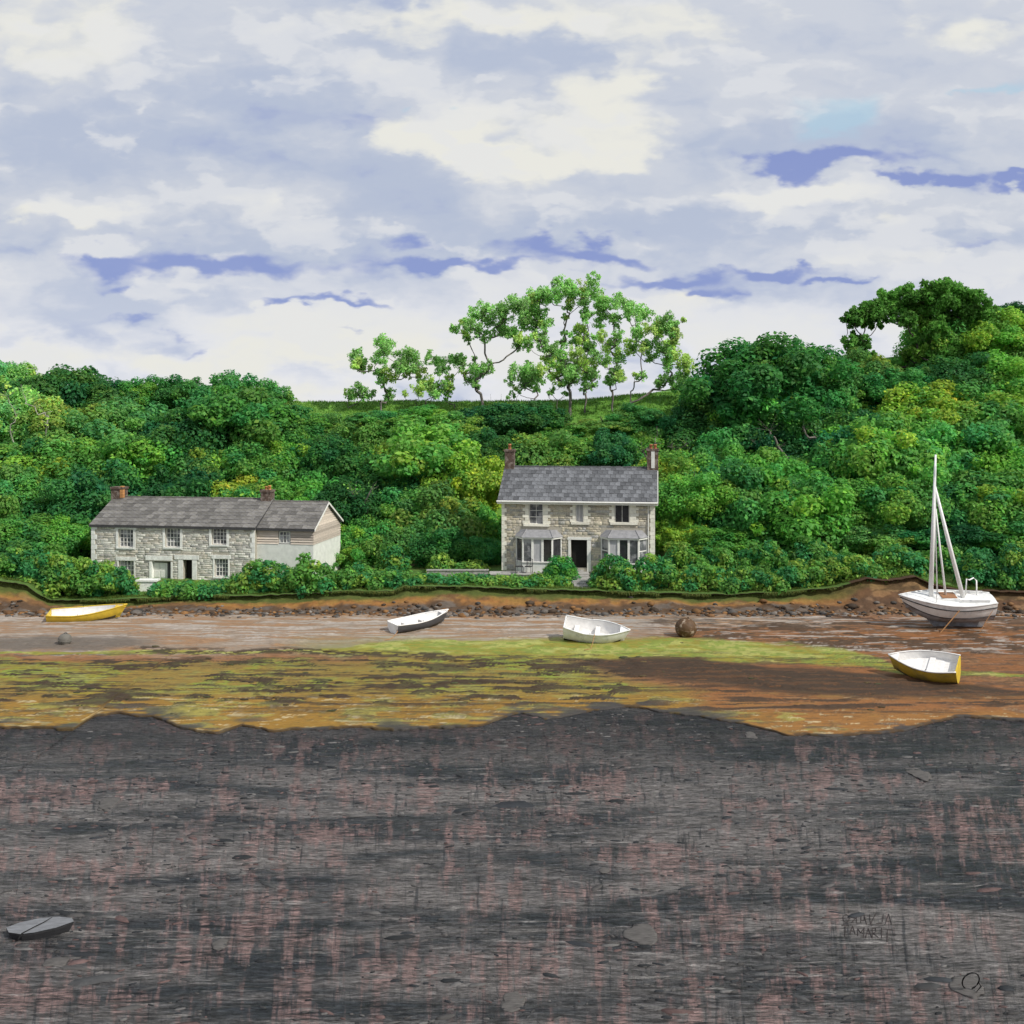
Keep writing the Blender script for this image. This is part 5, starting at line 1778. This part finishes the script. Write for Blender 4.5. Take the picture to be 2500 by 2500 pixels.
WOOD = [
    # left skyline
    (18, 878, 78, 97, 'pale', 'on the skyline at the left edge'), (150, 884, 125, 95, 'dark', 'forming the broad dome on the left skyline'),
    (268, 925, 78, 97, 'dark', 'sloping down right of the dark left dome on the skyline'), (362, 928, 62, 97, 'mid', 'on the skyline left of the dip above the cottage'),
    (450, 930, 72, 96, 'dark', 'with bumpy top in the middle of the left skyline'), (560, 922, 105, 95, 'mid', 'with rounded top on the skyline above the cottage'),
    (648, 950, 62, 96, 'olive', 'ending the left skyline before the open pasture'),
    (60, 958, 95, 90, 'pale', 'with whitish branches near the left edge'), (190, 965, 95, 90, 'olive', 'below the dark dome on the left skyline'),
    (310, 985, 95, 90, 'olive', 'halfway up the slope above the cottage chimney'), (455, 995, 100, 90, 'dark', 'in the second row under the left skyline'),
    (590, 1000, 105, 90, 'mid', 'in the second row below the rounded skyline tree'), (700, 1003, 75, 92, 'dark', 'at the left foot of the pasture edge'),
    (785, 1003, 62, 95, 'mid', 'low on the slope under the smallest open skyline tree'), (860, 1008, 62, 94, 'olive', 'below the gap between the open skyline trees'),
    (15, 1070, 105, 85, 'dark', 'halfway up at the left edge'), (140, 1075, 100, 85, 'yellow', 'halfway up, right of the left edge'),
    (270, 1070, 90, 86, 'mid', 'above and left of the cottage roof'), (390, 1062, 95, 86, 'bright', 'above the left half of the cottage roof'),
    (510, 1075, 95, 86, 'olive', 'above the middle of the cottage roof'), (620, 1080, 90, 86, 'mid', 'above the cottage right chimney'),
    (725, 1070, 85, 87, 'bright', 'above the cottage wing'), (820, 1080, 80, 87, 'dark', 'between the cottage wing and the round yellow tree'),
    (15, 1175, 95, 80, 'mid', 'low at the left edge'), (120, 1165, 90, 80, 'olive', 'left of the cottage, level with its ridge'), (225, 1160, 80, 80, 'dark', 'just behind the cottage left gable'),
    (340, 1150, 90, 81, 'dark', 'directly behind the cottage left chimney'), (450, 1155, 90, 81, 'deep', 'in the dark gap behind the cottage ridge'),
    (560, 1150, 90, 81, 'yellow', 'directly behind the cottage ridge near its right chimney'), (665, 1160, 85, 81, 'mid', 'directly behind the cottage wing ridge'),
    (765, 1170, 80, 81, 'bright', 'just right of the cottage wing ridge'), (850, 1190, 65, 80, 'deep', 'in the dark cleft right of the cottage'),
    (60, 1265, 90, 74, 'mid', 'at the left of the cottage beside the bush'), (165, 1275, 60, 75, 'bright', 'against the cottage left corner'),
    (-10, 1300, 70, 71, 'dark', 'low in the left corner above the bank'),
    (885, 1275, 68, 76, 'bright', 'just right of the cottage gable'), (820, 1325, 50, 75, 'yellow', 'small, at the foot of the cottage gable'),
    # middle
    (1040, 1052, 125, 84, 'yellow', 'large and rounded between the two houses'), (940, 1105, 85, 82, 'dark', 'left of the large round tree between the houses'),
    (1130, 1100, 85, 82, 'yellow', 'right of the large round tree, touching the farmhouse'), (985, 1180, 90, 79, 'mid', 'low in the middle between the houses'),
    (1095, 1195, 90, 78, 'olive', 'low beside the farmhouse left wall'), (1180, 1230, 50, 77, 'bright', 'narrow, behind the farmhouse left corner', 1.5), (965, 1270, 70, 76, 'mid', 'above the outbuilding'),
    (1090, 1290, 70, 75, 'dark', 'right of the outbuilding'), (1170, 1310, 40, 74, 'blue', 'small, at the farmhouse left wall'),
    (940, 1010, 72, 95, 'mid', 'under the left open skyline tree'), (1030, 1012, 70, 95, 'bright', 'under the little open skyline trees'),
    (1130, 1012, 70, 95, 'olive', 'below the pasture, left of the many stemmed skyline tree'), (1215, 1008, 70, 95, 'deep', 'at the foot of the many stemmed skyline tree'),
    (1300, 1012, 66, 95, 'dark', 'at the foot of the tall skyline group'), (1385, 1020, 70, 95, 'mid', 'below the middle of the tall skyline group'),
    (1465, 1022, 66, 95, 'olive', 'below the right stems of the skyline group'), (1550, 1012, 70, 95, 'mid', 'on the slope above the farmhouse right chimney'),
    (1640, 1000, 75, 95, 'dark', 'where the pasture meets the big right dome'),
    (1215, 1062, 75, 88, 'dark', 'above the farmhouse left chimney'), (1310, 1060, 75, 88, 'olive', 'above the left part of the farmhouse roof'),
    (1400, 1065, 75, 88, 'mid', 'above the middle of the farmhouse roof'), (1490, 1068, 70, 88, 'dark', 'above the right part of the farmhouse roof'), (1580, 1058, 75, 88, 'mid', 'above and right of the farmhouse right chimney'),
    # right dome and its surroundings
    (1880, 818, 165, 92, 'dark', 'forming the big rounded dome right of the skyline trees'), (1755, 925, 95, 91, 'dark', 'on the left shoulder of the big right dome'),
    (2020, 885, 95, 93, 'mid', 'on the right shoulder of the big right dome'), (1840, 925, 100, 89, 'bright', 'in front of the big right dome'), (1960, 960, 90, 89, 'mid', 'below the right shoulder of the big dome'),
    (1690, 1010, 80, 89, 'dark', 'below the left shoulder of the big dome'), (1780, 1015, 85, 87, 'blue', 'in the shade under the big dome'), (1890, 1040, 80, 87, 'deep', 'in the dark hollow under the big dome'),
    (2110, 868, 85, 95, 'olive', 'in the dip between the big dome and the umbrella tree'), (2190, 900, 90, 92, 'blue', 'under the umbrella shaped tree'),
    (2350, 745, 100, 99, 'bright', 'at the right end of the umbrella tree on the skyline'), (2455, 765, 85, 98, 'yellow', 'at the right edge below the skyline'),
    (2485, 738, 70, 102, 'deep', 'on the skyline at the right edge'), (2320, 860, 100, 94, 'dark', 'below the right half of the umbrella tree'), (2430, 870, 110, 93, 'bright', 'high on the right edge of the wood'),
    (2300, 770, 80, 100, 'mid', 'behind the umbrella tree crown on the right skyline'), (2400, 790, 95, 97, 'bright', 'filling the skyline right of the umbrella tree'), (2500, 840, 90, 97, 'mid', 'at the right edge, second below the skyline'),
    (2260, 930, 130, 89, 'yellow', 'large, in the upper right of the wood'), (2400, 965, 120, 88, 'mid', 'in the right of the wood above the mast'),
    (2490, 985, 90, 88, 'dark', 'at the right edge level with the mast top'), (2130, 990, 95, 88, 'bright', 'left of the large yellow green right tree'), (2030, 1000, 80, 88, 'dark', 'above the dark hollow on the right'),
    (1665, 1085, 70, 83, 'yellow', 'right of the farmhouse right chimney'), (1745, 1085, 85, 83, 'mid', 'behind and right of the farmhouse'), (1850, 1105, 90, 82, 'bright', 'in the middle of the right wood'),
    (1960, 1095, 90, 82, 'mid', 'left of the hollow in the right wood'), (2070, 1075, 90, 83, 'blue', 'over the hollow in the right wood'),
    (2180, 1050, 110, 82, 'bright', 'left of the mast head'), (2300, 1060, 105, 82, 'mid', 'behind the mast head'), (2420, 1065, 110, 82, 'bright', 'right of the mast head'),
    (1690, 1165, 75, 78, 'bright', 'level with the farmhouse eave on its right'), (1800, 1150, 105, 78, 'mid', 'large and low, right of the farmhouse'), (1930, 1160, 110, 77, 'bright', 'broad, low in the middle of the right wood'),
    (2050, 1175, 90, 78, 'mid', 'low over the dark hollow on the right'), (2160, 1160, 95, 77, 'mid', 'low and left of the mast'), (2270, 1175, 95, 77, 'dark', 'low, directly behind the mast'),
    (2380, 1175, 100, 77, 'mid', 'low and just right of the mast'), (2480, 1185, 90, 77, 'bright', 'low at the right edge'),
    (1650, 1255, 50, 75, 'yellow', 'small, close to the farmhouse right gable'), (1735, 1265, 75, 75, 'mid', 'low, next to the small one by the farmhouse gable'),
    (2135, 1270, 85, 74, 'olive', 'above the bank left of the sailing boat'), (2230, 1285, 80, 74, 'blue', 'above the bank behind the sailing boat'), (2340, 1280, 90, 74, 'deep', 'in the shade right of the mast foot'),
    (2450, 1275, 90, 74, 'mid', 'above the bank at the right edge'), (1850, 1265, 75, 76, 'mid', 'left of the dark gap above the right hedge'), (1980, 1290, 60, 78, 'deep', 'inside the dark gap above the right hedge'),
]
for w_ in WOOD:
    tree(*w_)


# ------------------------------------------------------------------ open trees on the skyline
def open_tree(label, base, clumps, Y, seed, stems=1, leaf=.25, per=95, tint=(1, 1, 1), trunk_r=.16, bark=M_bark, name='skyline_tree', depth=1.0, spread_r=1.0, conv=None, lit=.5, fill=False):
    r = np.random.default_rng(seed)
    conv = conv or (lambda x, y: (800 + .5176 * x, 650 + .5176 * y))
    bx, by = conv(*base)
    X = (bx - 1250) / F * Y
    zg = Hz(X, Y)
    root = thing(name, label, 'tree', (X, Y, zg), (0, 0, 0), 'open skyline trees')
    O = np.array((X, Y, zg))
    C, R = [], []
    for x, y, rr in clumps:
        Yd = Y + r.uniform(-1, 1) * 1.7 * depth
        p = P(*conv(x, y), Yd)
        C.append(np.array(p) - O); R.append(rr * .5176 / F * Y * spread_r)
    if fill:
        for i in range(len(C)):
            C.append(C[i] + r.normal(0, .75, 3) * R[i] * np.array((1, 1.2, .7))); R.append(R[i] * r.uniform(.5, .85))
    C = np.array(C); R = np.array(R)
    width = max(np.ptp(C[:, 0]), 1.0)
    # skeleton: grow from the trunk to each clump, nearest first
    h0 = max(C[:, 2].min() * .7, .5)
    nodes = []; parent = []; load = []
    for s in range(stems):
        off = (s - (stems - 1) / 2) * .45
        cur = -1
        for f in (0, .4, .75, 1):
            nodes.append(np.array((off * (1 + f * 1.2) + r.normal(0, .05), r.normal(0, .06), -.5 + (h0 + .5) * f))); parent.append(cur); cur = len(nodes) - 1; load.append(0.0)
    order = np.argsort(C[:, 2] + .4 * np.abs(C[:, 0]))
    for ci in order:
        tgt = C[ci] + np.array((0, 0, -R[ci] * .3))
        N_ = np.array(nodes)
        d = tgt - N_
        cost = np.linalg.norm(d, axis=1) + np.where(d[:, 2] < .15, 4.0, 0) + .35 * np.abs(d[:, 0]) * (d[:, 2] < np.abs(d[:, 0]) * .5)
        for q in range(len(nodes)):
            if parent[q] == -1:
                cost[q] += 50
        k = int(np.argmin(cost))
        L = np.linalg.norm(d[k]); n = max(2, int(L / .55))
        cur = k
        sag = np.array((r.normal(0, .12), r.normal(0, .1), -.12)) * L
        for j in range(1, n + 1):
            f = j / n
            p = N_[k] + d[k] * f + sag * math.sin(math.pi * f) + r.normal(0, .05, 3) * (j < n)
            nodes.append(p); parent.append(cur); load.append(0.0); cur = len(nodes) - 1
        q = cur
        while q >= 0:
            load[q] += R[ci] ** 1.3; q = parent[q]
        # twigs inside the clump
        for _ in range(7):
            e = C[ci] + unit(r.normal(size=3)) * R[ci] * .85
            nodes.append(e); parent.append(cur); load.append(.015)
    mx = max(load)
    trunk = MB()
    for q in range(len(nodes)):
        if parent[q] < 0:
            continue
        ra = max(.02, trunk_r * math.sqrt(load[parent[q]] / mx)) if load[parent[q]] > .02 else .018
        rb = max(.014, trunk_r * math.sqrt(load[q] / mx)) if load[q] > .02 else .008
        ra = min(ra, rb * 1.6)
        trunk.tube([nodes[parent[q]], nodes[q]], [ra, rb], 6 if rb > .05 else 4, cap=False)
    trunk.build('trunk', bark, root, True)
    PC, NN, SZ, CC = [], [], [], []
    for i in range(len(C)):
        n = int(per * (R[i] / .9) ** 2) + 12
        sub = C[i] + unit(r.normal(size=(16, 3))) * R[i] * .95 * r.random((16, 1)) ** .5
        d = unit(r.normal(size=(n, 3)))
        p = sub[r.integers(0, 16, n)] + d * R[i] * .36 * np.sqrt(r.random((n, 1)))
        base_c = (G_MID * .55 + G_LIT * lit * .9) * r.uniform(.75, 1.25)
        if r.random() < .22:
            base_c = base_c * np.array((1.5, 1.15, 1.0))
        cv = base_c[None] * r.uniform(.65, 1.45, (n, 1)) * (1 + .2 * (r.random((n, 3)) - .5))
        PC.append(p); NN.append(unit(d * .6 + np.array((0, 0, .3)) + .7 * r.normal(size=p.shape))); SZ.append(leaf * r.uniform(.55, 1.35, n)); CC.append(cv)
    V, Fc, cc = leaf_arrays(np.concatenate(PC), np.concatenate(NN), np.concatenate(SZ), np.concatenate(CC), r)
    c = obj('crown', fast_mesh('crown', V, Fc, cc), M_leaf, root)
    c.color = (*tint, 1)
    return root


def skyline():
    T = [
        ('open crowned tree standing alone at the left of the skyline group', (250, 690), [(135, 425, 42), (165, 470, 40), (265, 385, 50), (240, 440, 40), (350, 430, 48), (400, 445, 48), (430, 500, 40),
            (285, 520, 42), (245, 495, 35), (320, 470, 30), (290, 600, 30), (395, 405, 30), (130, 455, 30)], 99, 1, 1, .14),
        ('lowest bushy little tree at the far left of the skyline group', (95, 660), [(140, 590, 42), (175, 608, 28), (110, 605, 30), (150, 570, 25)], 100, 2, 1, .07),
        ('small tree with layered low crown right of the lone left one', (440, 690), [(425, 580, 38), (480, 560, 42), (530, 580, 38), (555, 570, 30), (500, 600, 30), (450, 545, 25)], 99, 3, 2, .08),
        ('small flat topped tree with slim stem left of the many stemmed tree', (600, 660), [(525, 455, 33), (575, 448, 36), (630, 462, 34), (545, 482, 30), (575, 520, 24), (570, 600, 20), (600, 450, 28)], 100, 4, 1, .08),
        ('many stemmed tree with spreading limbs left of the tall dome', (770, 705), [(605, 295, 28), (650, 312, 30), (675, 235, 42), (740, 200, 45), (700, 285, 38), (770, 245, 48), (740, 325, 34), (830, 235, 52), (880, 185, 50),
            (920, 255, 48), (860, 300, 40), (910, 345, 38), (815, 310, 36), (900, 375, 28), (680, 530, 38), (720, 490, 42), (755, 480, 32), (700, 556, 24), (950, 210, 44), (660, 265, 26)], 98, 5, 3, .2),
        ('short leafy tree in front between the many stemmed tree and the tall dome', (975, 700), [(900, 505, 46), (950, 490, 42), (1000, 520, 42), (868, 530, 32), (960, 545, 36), (925, 560, 28), (985, 580, 20)], 97, 6, 1, .1),
        ('tallest tree of the skyline dome with thick trunk', (1145, 705), [(960, 150, 46), (1010, 140, 48), (1060, 130, 48), (1110, 100, 48), (1150, 118, 48), (1200, 118, 48), (1250, 115, 46), (1000, 225, 44), (970, 270, 40),
            (1030, 260, 34), (1010, 330, 38), (1060, 390, 44), (1010, 370, 36), (1130, 195, 24), (1118, 320, 20), (1050, 440, 38), (1110, 455, 44), (1080, 510, 44), (1140, 540, 40), (1170, 340, 40), (1180, 410, 42), (1140, 490, 44), (1120, 240, 18)], 98, 7, 1, .22),
        ('slender tree standing just right of the tallest one', (1215, 700), [(1220, 245, 36), (1205, 300, 40), (1190, 470, 44), (1245, 460, 44), (1220, 520, 44), (1262, 500, 36), (1230, 385, 42), (1215, 190, 36), (1250, 560, 22), (1200, 360, 34)], 98.5, 8, 1, .13),
        ('tree with round low clump and airy top, second from the right of the dome', (1345, 670), [(1290, 165, 42), (1340, 160, 46), (1300, 230, 40), (1350, 255, 36), (1330, 380, 44), (1372, 420, 44), (1350, 500, 46), (1330, 540, 32), (1380, 520, 32),
            (1290, 330, 36), (1370, 320, 30), (1300, 440, 30)], 98, 9, 1, .14),
        ('leaning tree with right hand arching crown at the end of the dome', (1430, 640), [(1400, 170, 42), (1440, 215, 46), (1490, 230, 46), (1530, 290, 46), (1460, 305, 40), (1580, 275, 42), (1620, 300, 42), (1420, 375, 40), (1560, 380, 46), (1620, 380, 46),
            (1650, 430, 46), (1690, 470, 42), (1680, 530, 42), (1600, 530, 38), (1570, 555, 24), (1640, 560, 32), (1480, 520, 28), (1600, 460, 36), (1640, 330, 38), (1520, 430, 32), (1700, 560, 28), (1480, 370, 34), (1630, 270, 28)], 99, 10, 1, .17),
        ('thin twiggy sapling among the stems of the skyline dome', (1085, 690), [(1100, 560, 18), (1055, 590, 14), (1120, 600, 14), (1040, 600, 12)], 98, 11, 1, .06),
        ('thin leaning sapling left of the short leafy tree', (890, 690), [(870, 600, 14), (905, 590, 14), (850, 620, 10)], 98, 12, 1, .05),
    ]
    for lab, base, cl, Y, sd, st, tr in T:
        open_tree(lab, base, cl, Y, sd, st, trunk_r=tr * .72, per=600, leaf=.175, lit=.75, spread_r=1.1, fill=True, tint=(1.55, 1.16, 1.75), bark=M_bark_grey)
    # umbrella tree on the right skyline
    cv = lambda x, y: (1600 + .4658 * x, 650 + .4658 * y)
    cl = [(1000, 285, 36), (1040, 275, 44), (1090, 245, 55), (1150, 215, 62), (1220, 190, 66), (1300, 168, 70), (1380, 152, 70), (1460, 148, 74), (1540, 155, 78), (1620, 178, 80), (1690, 215, 76), (1745, 255, 60),
          (1100, 285, 44), (1170, 268, 50), (1250, 245, 56), (1340, 228, 60), (1430, 225, 66), (1520, 235, 74), (1610, 260, 76), (1690, 295, 76), (1320, 290, 44), (1400, 300, 52), (1470, 320, 60), (1560, 330, 76), (1650, 360, 76),
          (1020, 400, 36), (1050, 385, 42), (1035, 435, 36), (1090, 400, 36), (1080, 450, 36), (1130, 475, 30), (1360, 380, 40), (1440, 400, 56), (1380, 450, 44), (1530, 420, 74), (1620, 450, 74), (1480, 480, 60), (1700, 430, 76), (1320, 470, 34)]
    open_tree('broad umbrella shaped tree with sky showing under its left limb, right skyline', (1480, 640), cl, 97, 30, 2, leaf=.26, per=820, tint=(.92, .9, .8), trunk_r=.22, spread_r=1.0, name='umbrella_tree', conv=cv, lit=.35)
    # whitish limbs in the pale tree at the left
    cv2 = lambda x, y: (x, y)
    open_tree('dead looking pale limbed tree near the left edge', (72, 1100), [(85, 985, 50), (110, 1000, 45), (40, 1010, 45), (60, 960, 55), (20, 960, 50), (115, 1030, 35), (25, 1050, 35)], 84.5, 33, 2,
              leaf=.22, per=16, tint=(2.0, 1.5, 1.6), trunk_r=.06, bark=M_bark_pale, name='pale_limbed_tree', conv=cv2, depth=.2)


    grey = lambda x, y: (x, y)
    for sd, (lab, base, cl, Y, tr) in enumerate((
            ('bare grey twiggy tree right of the farmhouse chimney', (1615, 1150), [(1600, 1075, 26), (1640, 1085, 24), (1675, 1080, 22), (1570, 1095, 22), (1650, 1105, 18), (1605, 1055, 18)], 84.5, .09),
            ('bare dark limbed tree under the big right dome', (1935, 1130), [(1880, 1040, 40), (1850, 1080, 30), (1960, 1030, 36), (1990, 1060, 26), (1900, 1085, 24), (2020, 1100, 20)], 84.0, .16),
            ('bare grey leaning tree in the cleft right of the cottage wing', (885, 1310), [(865, 1200, 30), (885, 1230, 24), (850, 1240, 22), (905, 1190, 26), (900, 1265, 20)], 76.5, .11),
            ('bare grey tree in the gap above the right hedge', (2030, 1370), [(2010, 1295, 26), (2050, 1285, 26), (2080, 1310, 20), (1990, 1320, 20)], 73.0, .10))):
        open_tree(lab, base, cl, Y, 60 + sd, 1, leaf=.16, per=14, tint=(.8, .8, .8), trunk_r=tr, bark=M_bark_grey, name='bare_tree', conv=grey, depth=.3, spread_r=1.9)


skyline()


# ------------------------------------------------------------------ hedges and bushes
def bush(label, x0, y0, x1, y1, Y, mix, seed, tint=(1, 1, 1), name='bush', leaf=.19, lobe=.5, dome=True, deep=None):
    r = np.random.default_rng(seed)
    if y1 >= 1428:
        Y = 65.0 + .45 * ((seed * 7) % 3 - 1) * .5
    a, b = P(x0, y1, Y), P(x1, y0, Y)
    xc = (a.x + b.x) / 2
    w = (b.x - a.x) / 2; dpt = deep or min(max(w * .5, .6), 1.3)
    zb = Hz(xc, Y) - .05
    h = b.z - zb
    O = np.array((xc, Y, zb))
    n = int(max(10, w * 2 * dpt * 2 * h / (lobe ** 3) * .8))
    n = min(n, 90)
    C, R = [], []
    for i in range(n):
        u = r.uniform(-1, 1); q = r.uniform(-1, 1)
        prof = (1 - abs(u) ** 2.6) ** .5 if dome else 1.0
        zt = h * (prof * (.9 + .2 * r.random()) * (1 - .25 * q * q))
        R_ = lobe * r.uniform(.6, 1.15)
        z = max(R_ * .3, r.random() ** .55 * zt - R_ * .75)
        C.append((u * (w - R_ * .5), q * dpt, z)); R.append(R_)
    C = np.array(C); R = np.array(R)

    def colf(i, p):
        t = r.random()
        hi = p[2] / h
        if t < mix[0]:
            return (G_YEL * .55 + G_LIT * .3 + G_MID * .2) * r.uniform(.8, 1.2)
        if t < mix[0] + mix[1]:
            return (G_BLU * .6 + G_MID * .4) * r.uniform(.8, 1.2)
        return (G_MID * .6 + G_LIT * .4) * r.uniform(.75, 1.2)
    p, nn, s, c = lobes_to_leaves(C, R, leaf, .85, r, colf, cull=.78)
    V, Fc, cc = leaf_arrays(p, nn, s, c, r)
    t = thing(name, label, 'bush', O, (0, 0, 0), 'garden bushes and hedges')
    f = obj('foliage', fast_mesh('foliage', V, Fc, cc), M_leaf, t)
    f.color = (*tint, 1)
    mb = MB()
    for i in range(5):
        x = w * (-.6 + .3 * i)
        mb.tube([(x * .8, 0, -.2), (x, .05, h * .3), (x * 1.1, -.05, h * .6)], [.05, .04, .015], 5)
    mb.build('stems', M_bark, t)
    return t


BUSH = [
    ('gorse topped bush in front of the cottage left windows', 112, 1362, 342, 1462, 66.0, (.4, .3)),
    ('low clipped hedge in front of the cottage doors', 372, 1415, 560, 1458, 65.6, (.22, .35)),
    ('hedge swelling up at the right of the cottage doors', 520, 1400, 640, 1456, 65.7, (.15, .3)),
    ('tall hedge in front of the cottage right corner', 578, 1358, 720, 1452, 66.4, (.2, .35)),
    ('twin topped hedge in front of the white wing wall', 690, 1354, 830, 1450, 66.2, (.2, .25)),
    ('ragged green shrub at the cottage wing right corner', 815, 1372, 930, 1446, 66.3, (.25, .2)),
    ('dark shrub spilling down the bank between the houses', 890, 1385, 1010, 1438, 66.6, (.05, .5)),
    ('leafy shrub left of the outbuilding', 918, 1318, 1000, 1400, 70.5, (.3, .2)),
    ('yellow flowering shrub right of the outbuilding', 1045, 1345, 1115, 1396, 71.0, (.75, .05)),
    ('yellow green shrub nearer the farmhouse wall', 1112, 1358, 1190, 1394, 71.0, (.7, .05)),
    ('low ivy hedge on the bank under the garden wall', 1000, 1398, 1130, 1430, 66.6, (.15, .35)),
    ('low hedge on the bank under the farmhouse left corner', 1110, 1400, 1240, 1434, 66.5, (.15, .3)),
    ('low hedge under the terrace, left of the steps', 1240, 1402, 1394, 1436, 66.3, (.3, .2)),
    ('tall hedge right of the steps in front of the farmhouse bay', 1440, 1352, 1560, 1440, 66.5, (.15, .35)),
    ('hedge in front of the farmhouse right corner', 1540, 1350, 1660, 1442, 66.6, (.22, .25)),
    ('pale topped hedge right of the farmhouse', 1640, 1372, 1780, 1448, 66.2, (.4, .2)),
    ('hedge with light flecks in the middle of the right bank', 1760, 1378, 1910, 1450, 66.1, (.38, .2)),
    ('hedge rising towards the sailing boat', 1880, 1365, 2030, 1446, 66.3, (.32, .3)),
    ('olive bush on the bank left of the sailing boat', 1990, 1335, 2150, 1432, 67.0, (.4, .25)),
    ('bush with whitish flecks behind the sailing boat bow', 2120, 1325, 2260, 1415, 67.6, (.3, .35)),
    ('dark bush behind the foot of the mast', 2230, 1330, 2360, 1420, 68.0, (.1, .5)),
    ('shadowy bush right of the stern rail', 2340, 1335, 2450, 1432, 67.6, (.12, .5)),
    ('bush at the right edge above the bank', 2430, 1320, 2540, 1432, 67.4, (.2, .3)),
    ('dark bush at the left edge above the mound', -30, 1330, 130, 1424, 67.5, (.15, .4)),
    ('bush between the left edge and the gorse bush', 60, 1340, 190, 1440, 68.3, (.25, .35)),
    ('shrub at the foot of the farmhouse right gable', 1612, 1310, 1700, 1395, 70.3, (.4, .25)),
    ('shrub beyond the farmhouse gable shrub', 1690, 1330, 1800, 1400, 69.8, (.2, .3)),
    ('dark laurel in the gap right of the gable shrubs', 1790, 1320, 1930, 1400, 70.0, (.1, .4)),
    ('dark laurel under the hollow of the right wood', 1920, 1310, 2050, 1395, 70.5, (.1, .45)),
]
for i_, (lab, x0, y0, x1, y1, Y, mx) in enumerate(BUSH):
    bush(lab, x0, y0, x1, y1, Y, mx, 200 + i_, tint=(.85, .85, .85))
bush('clipped ball of dark green box beside the farmhouse steps', 1326, 1355, 1410, 1404, 67.55, (.0, .55), 300, (.85, .95, .75), 'clipped_ball_bush', .13, .42, True, .8)


def ground_cover():
    r = np.random.default_rng(55)
    # undergrowth filling the wood floor
    PC, NN, SZ, CC = [], [], [], []
    for k in range(620):
        X = r.uniform(-.56, .56) * 90
        Y = r.uniform(78.5, 93.5 if -22 < X < 17 else 100)
        z = Hz(X, Y)
        R = r.uniform(.7, 1.5)
        n = 70
        d = unit(r.normal(size=(n, 3))); d[:, 2] = np.abs(d[:, 2])
        PC.append(np.array((X, Y, z + R * .15)) + d * R * np.array((1.2, 1.1, .8)) * r.uniform(.8, 1.1, (n, 1)))
        NN.append(unit(d + .5 * r.normal(size=d.shape))); SZ.append(r.uniform(.3, .6, n))
        CC.append(lobe_color(r)[None] * r.uniform(.7, 1.3, (n, 1)))
    V, Fc, cc = leaf_arrays(np.concatenate(PC), np.concatenate(NN), np.concatenate(SZ), np.concatenate(CC), r)
    obj('undergrowth', fast_mesh('undergrowth', V, Fc, cc), M_leaf, None, 'scrubby undergrowth between the trees on the hillside', 'undergrowth', kind='stuff')
    # turf along the bank and lawn
    n = 42000
    X = r.uniform(-34, 34, n); Y = np.where(r.random(n) < .55, 63.75 + r.random(n) * .7, 63.9 + r.random(n) ** 1.6 * 5)
    Z = H(X, Y)
    keep = ~((X > 19) & (Y < 64.0) & (r.random(n) < .9))
    X, Y, Z = X[keep], Y[keep], Z[keep]; n = len(X)
    hgt = r.uniform(.05, .17, n); a = r.uniform(0, 6.28, n); w = r.uniform(.012, .03, n)
    lean = r.normal(0, .07, (n, 2))
    V = np.stack([np.stack([X - np.cos(a) * w, Y - np.sin(a) * w, Z - .01], 1), np.stack([X + np.cos(a) * w, Y + np.sin(a) * w, Z - .01], 1),
                  np.stack([X + lean[:, 0], Y + lean[:, 1] - .03, Z + hgt], 1)], 1).reshape(-1, 3)
    c = lerp(np.broadcast_to(np.array((.06, .15, .022)), (n, 3)), (.20, .24, .05), r.random(n))
    obj('turf', fast_mesh('turf', V, np.arange(3 * n).reshape(-1, 3), np.repeat(c, 3, 0)), M_leaf, None, 'short grass along the top of the bank', 'grass', kind='stuff')
    n = 15000
    X = r.uniform(-34, 20.5, n)
    X = X[fbm(X * .6, X * 0 + 3, 57, 3) > .46 + .06 * r.random(n)]; n = len(X)
    ovx = .16 + .22 * fbm(X * .7, X * 0, 47, 4)
    Y = 63.84 - ovx + r.normal(0, .05, n)
    Z = Zb(X) + r.uniform(-.05, .03, n)
    dn = r.uniform(.04, .22, n) * (.4 + 1.2 * fbm(X * 1.1, X * 0, 58, 3)); a = r.normal(0, .5, n); w = r.uniform(.015, .035, n)
    V = np.stack([np.stack([X - np.cos(a) * w, Y - np.sin(a) * w, Z], 1), np.stack([X + np.cos(a) * w, Y + np.sin(a) * w, Z], 1),
                  np.stack([X + r.normal(0, .05, n), Y - r.uniform(.02, .12, n), Z - dn + r.uniform(0, .1, n)], 1)], 1).reshape(-1, 3)
    c = lerp(np.broadcast_to(np.array((.07, .15, .025)), (n, 3)), (.20, .20, .05), r.random(n))
    obj('hanging_grass', fast_mesh('hanging_grass', V, np.arange(3 * n).reshape(-1, 3), np.repeat(c, 3, 0)), M_leaf, None, 'grass hanging over the edge of the bank', 'grass', kind='stuff')
    # pasture grass on the skyline
    n = 16000
    X = r.uniform(-24, 22, n); Y = r.uniform(97, 103.5, n)
    Z = H(X, Y)
    hgt = r.uniform(.08, .28, n); a = r.uniform(0, 6.28, n); w = r.uniform(.03, .06, n)
    V = np.stack([np.stack([X - np.cos(a) * w, Y - np.sin(a) * w, Z - .01], 1), np.stack([X + np.cos(a) * w, Y + np.sin(a) * w, Z - .01], 1),
                  np.stack([X + r.normal(0, .08, n), Y + r.normal(0, .08, n), Z + hgt], 1)], 1).reshape(-1, 3)
    c = lerp(np.broadcast_to(np.array((.10, .28, .04)), (n, 3)), (.22, .38, .06), r.random(n))
    obj('pasture_grass', fast_mesh('pasture_grass', V, np.arange(3 * n).reshape(-1, 3), np.repeat(c, 3, 0)), M_leaf, None, 'pasture grass along the hill top', 'grass', kind='stuff')


ground_cover()
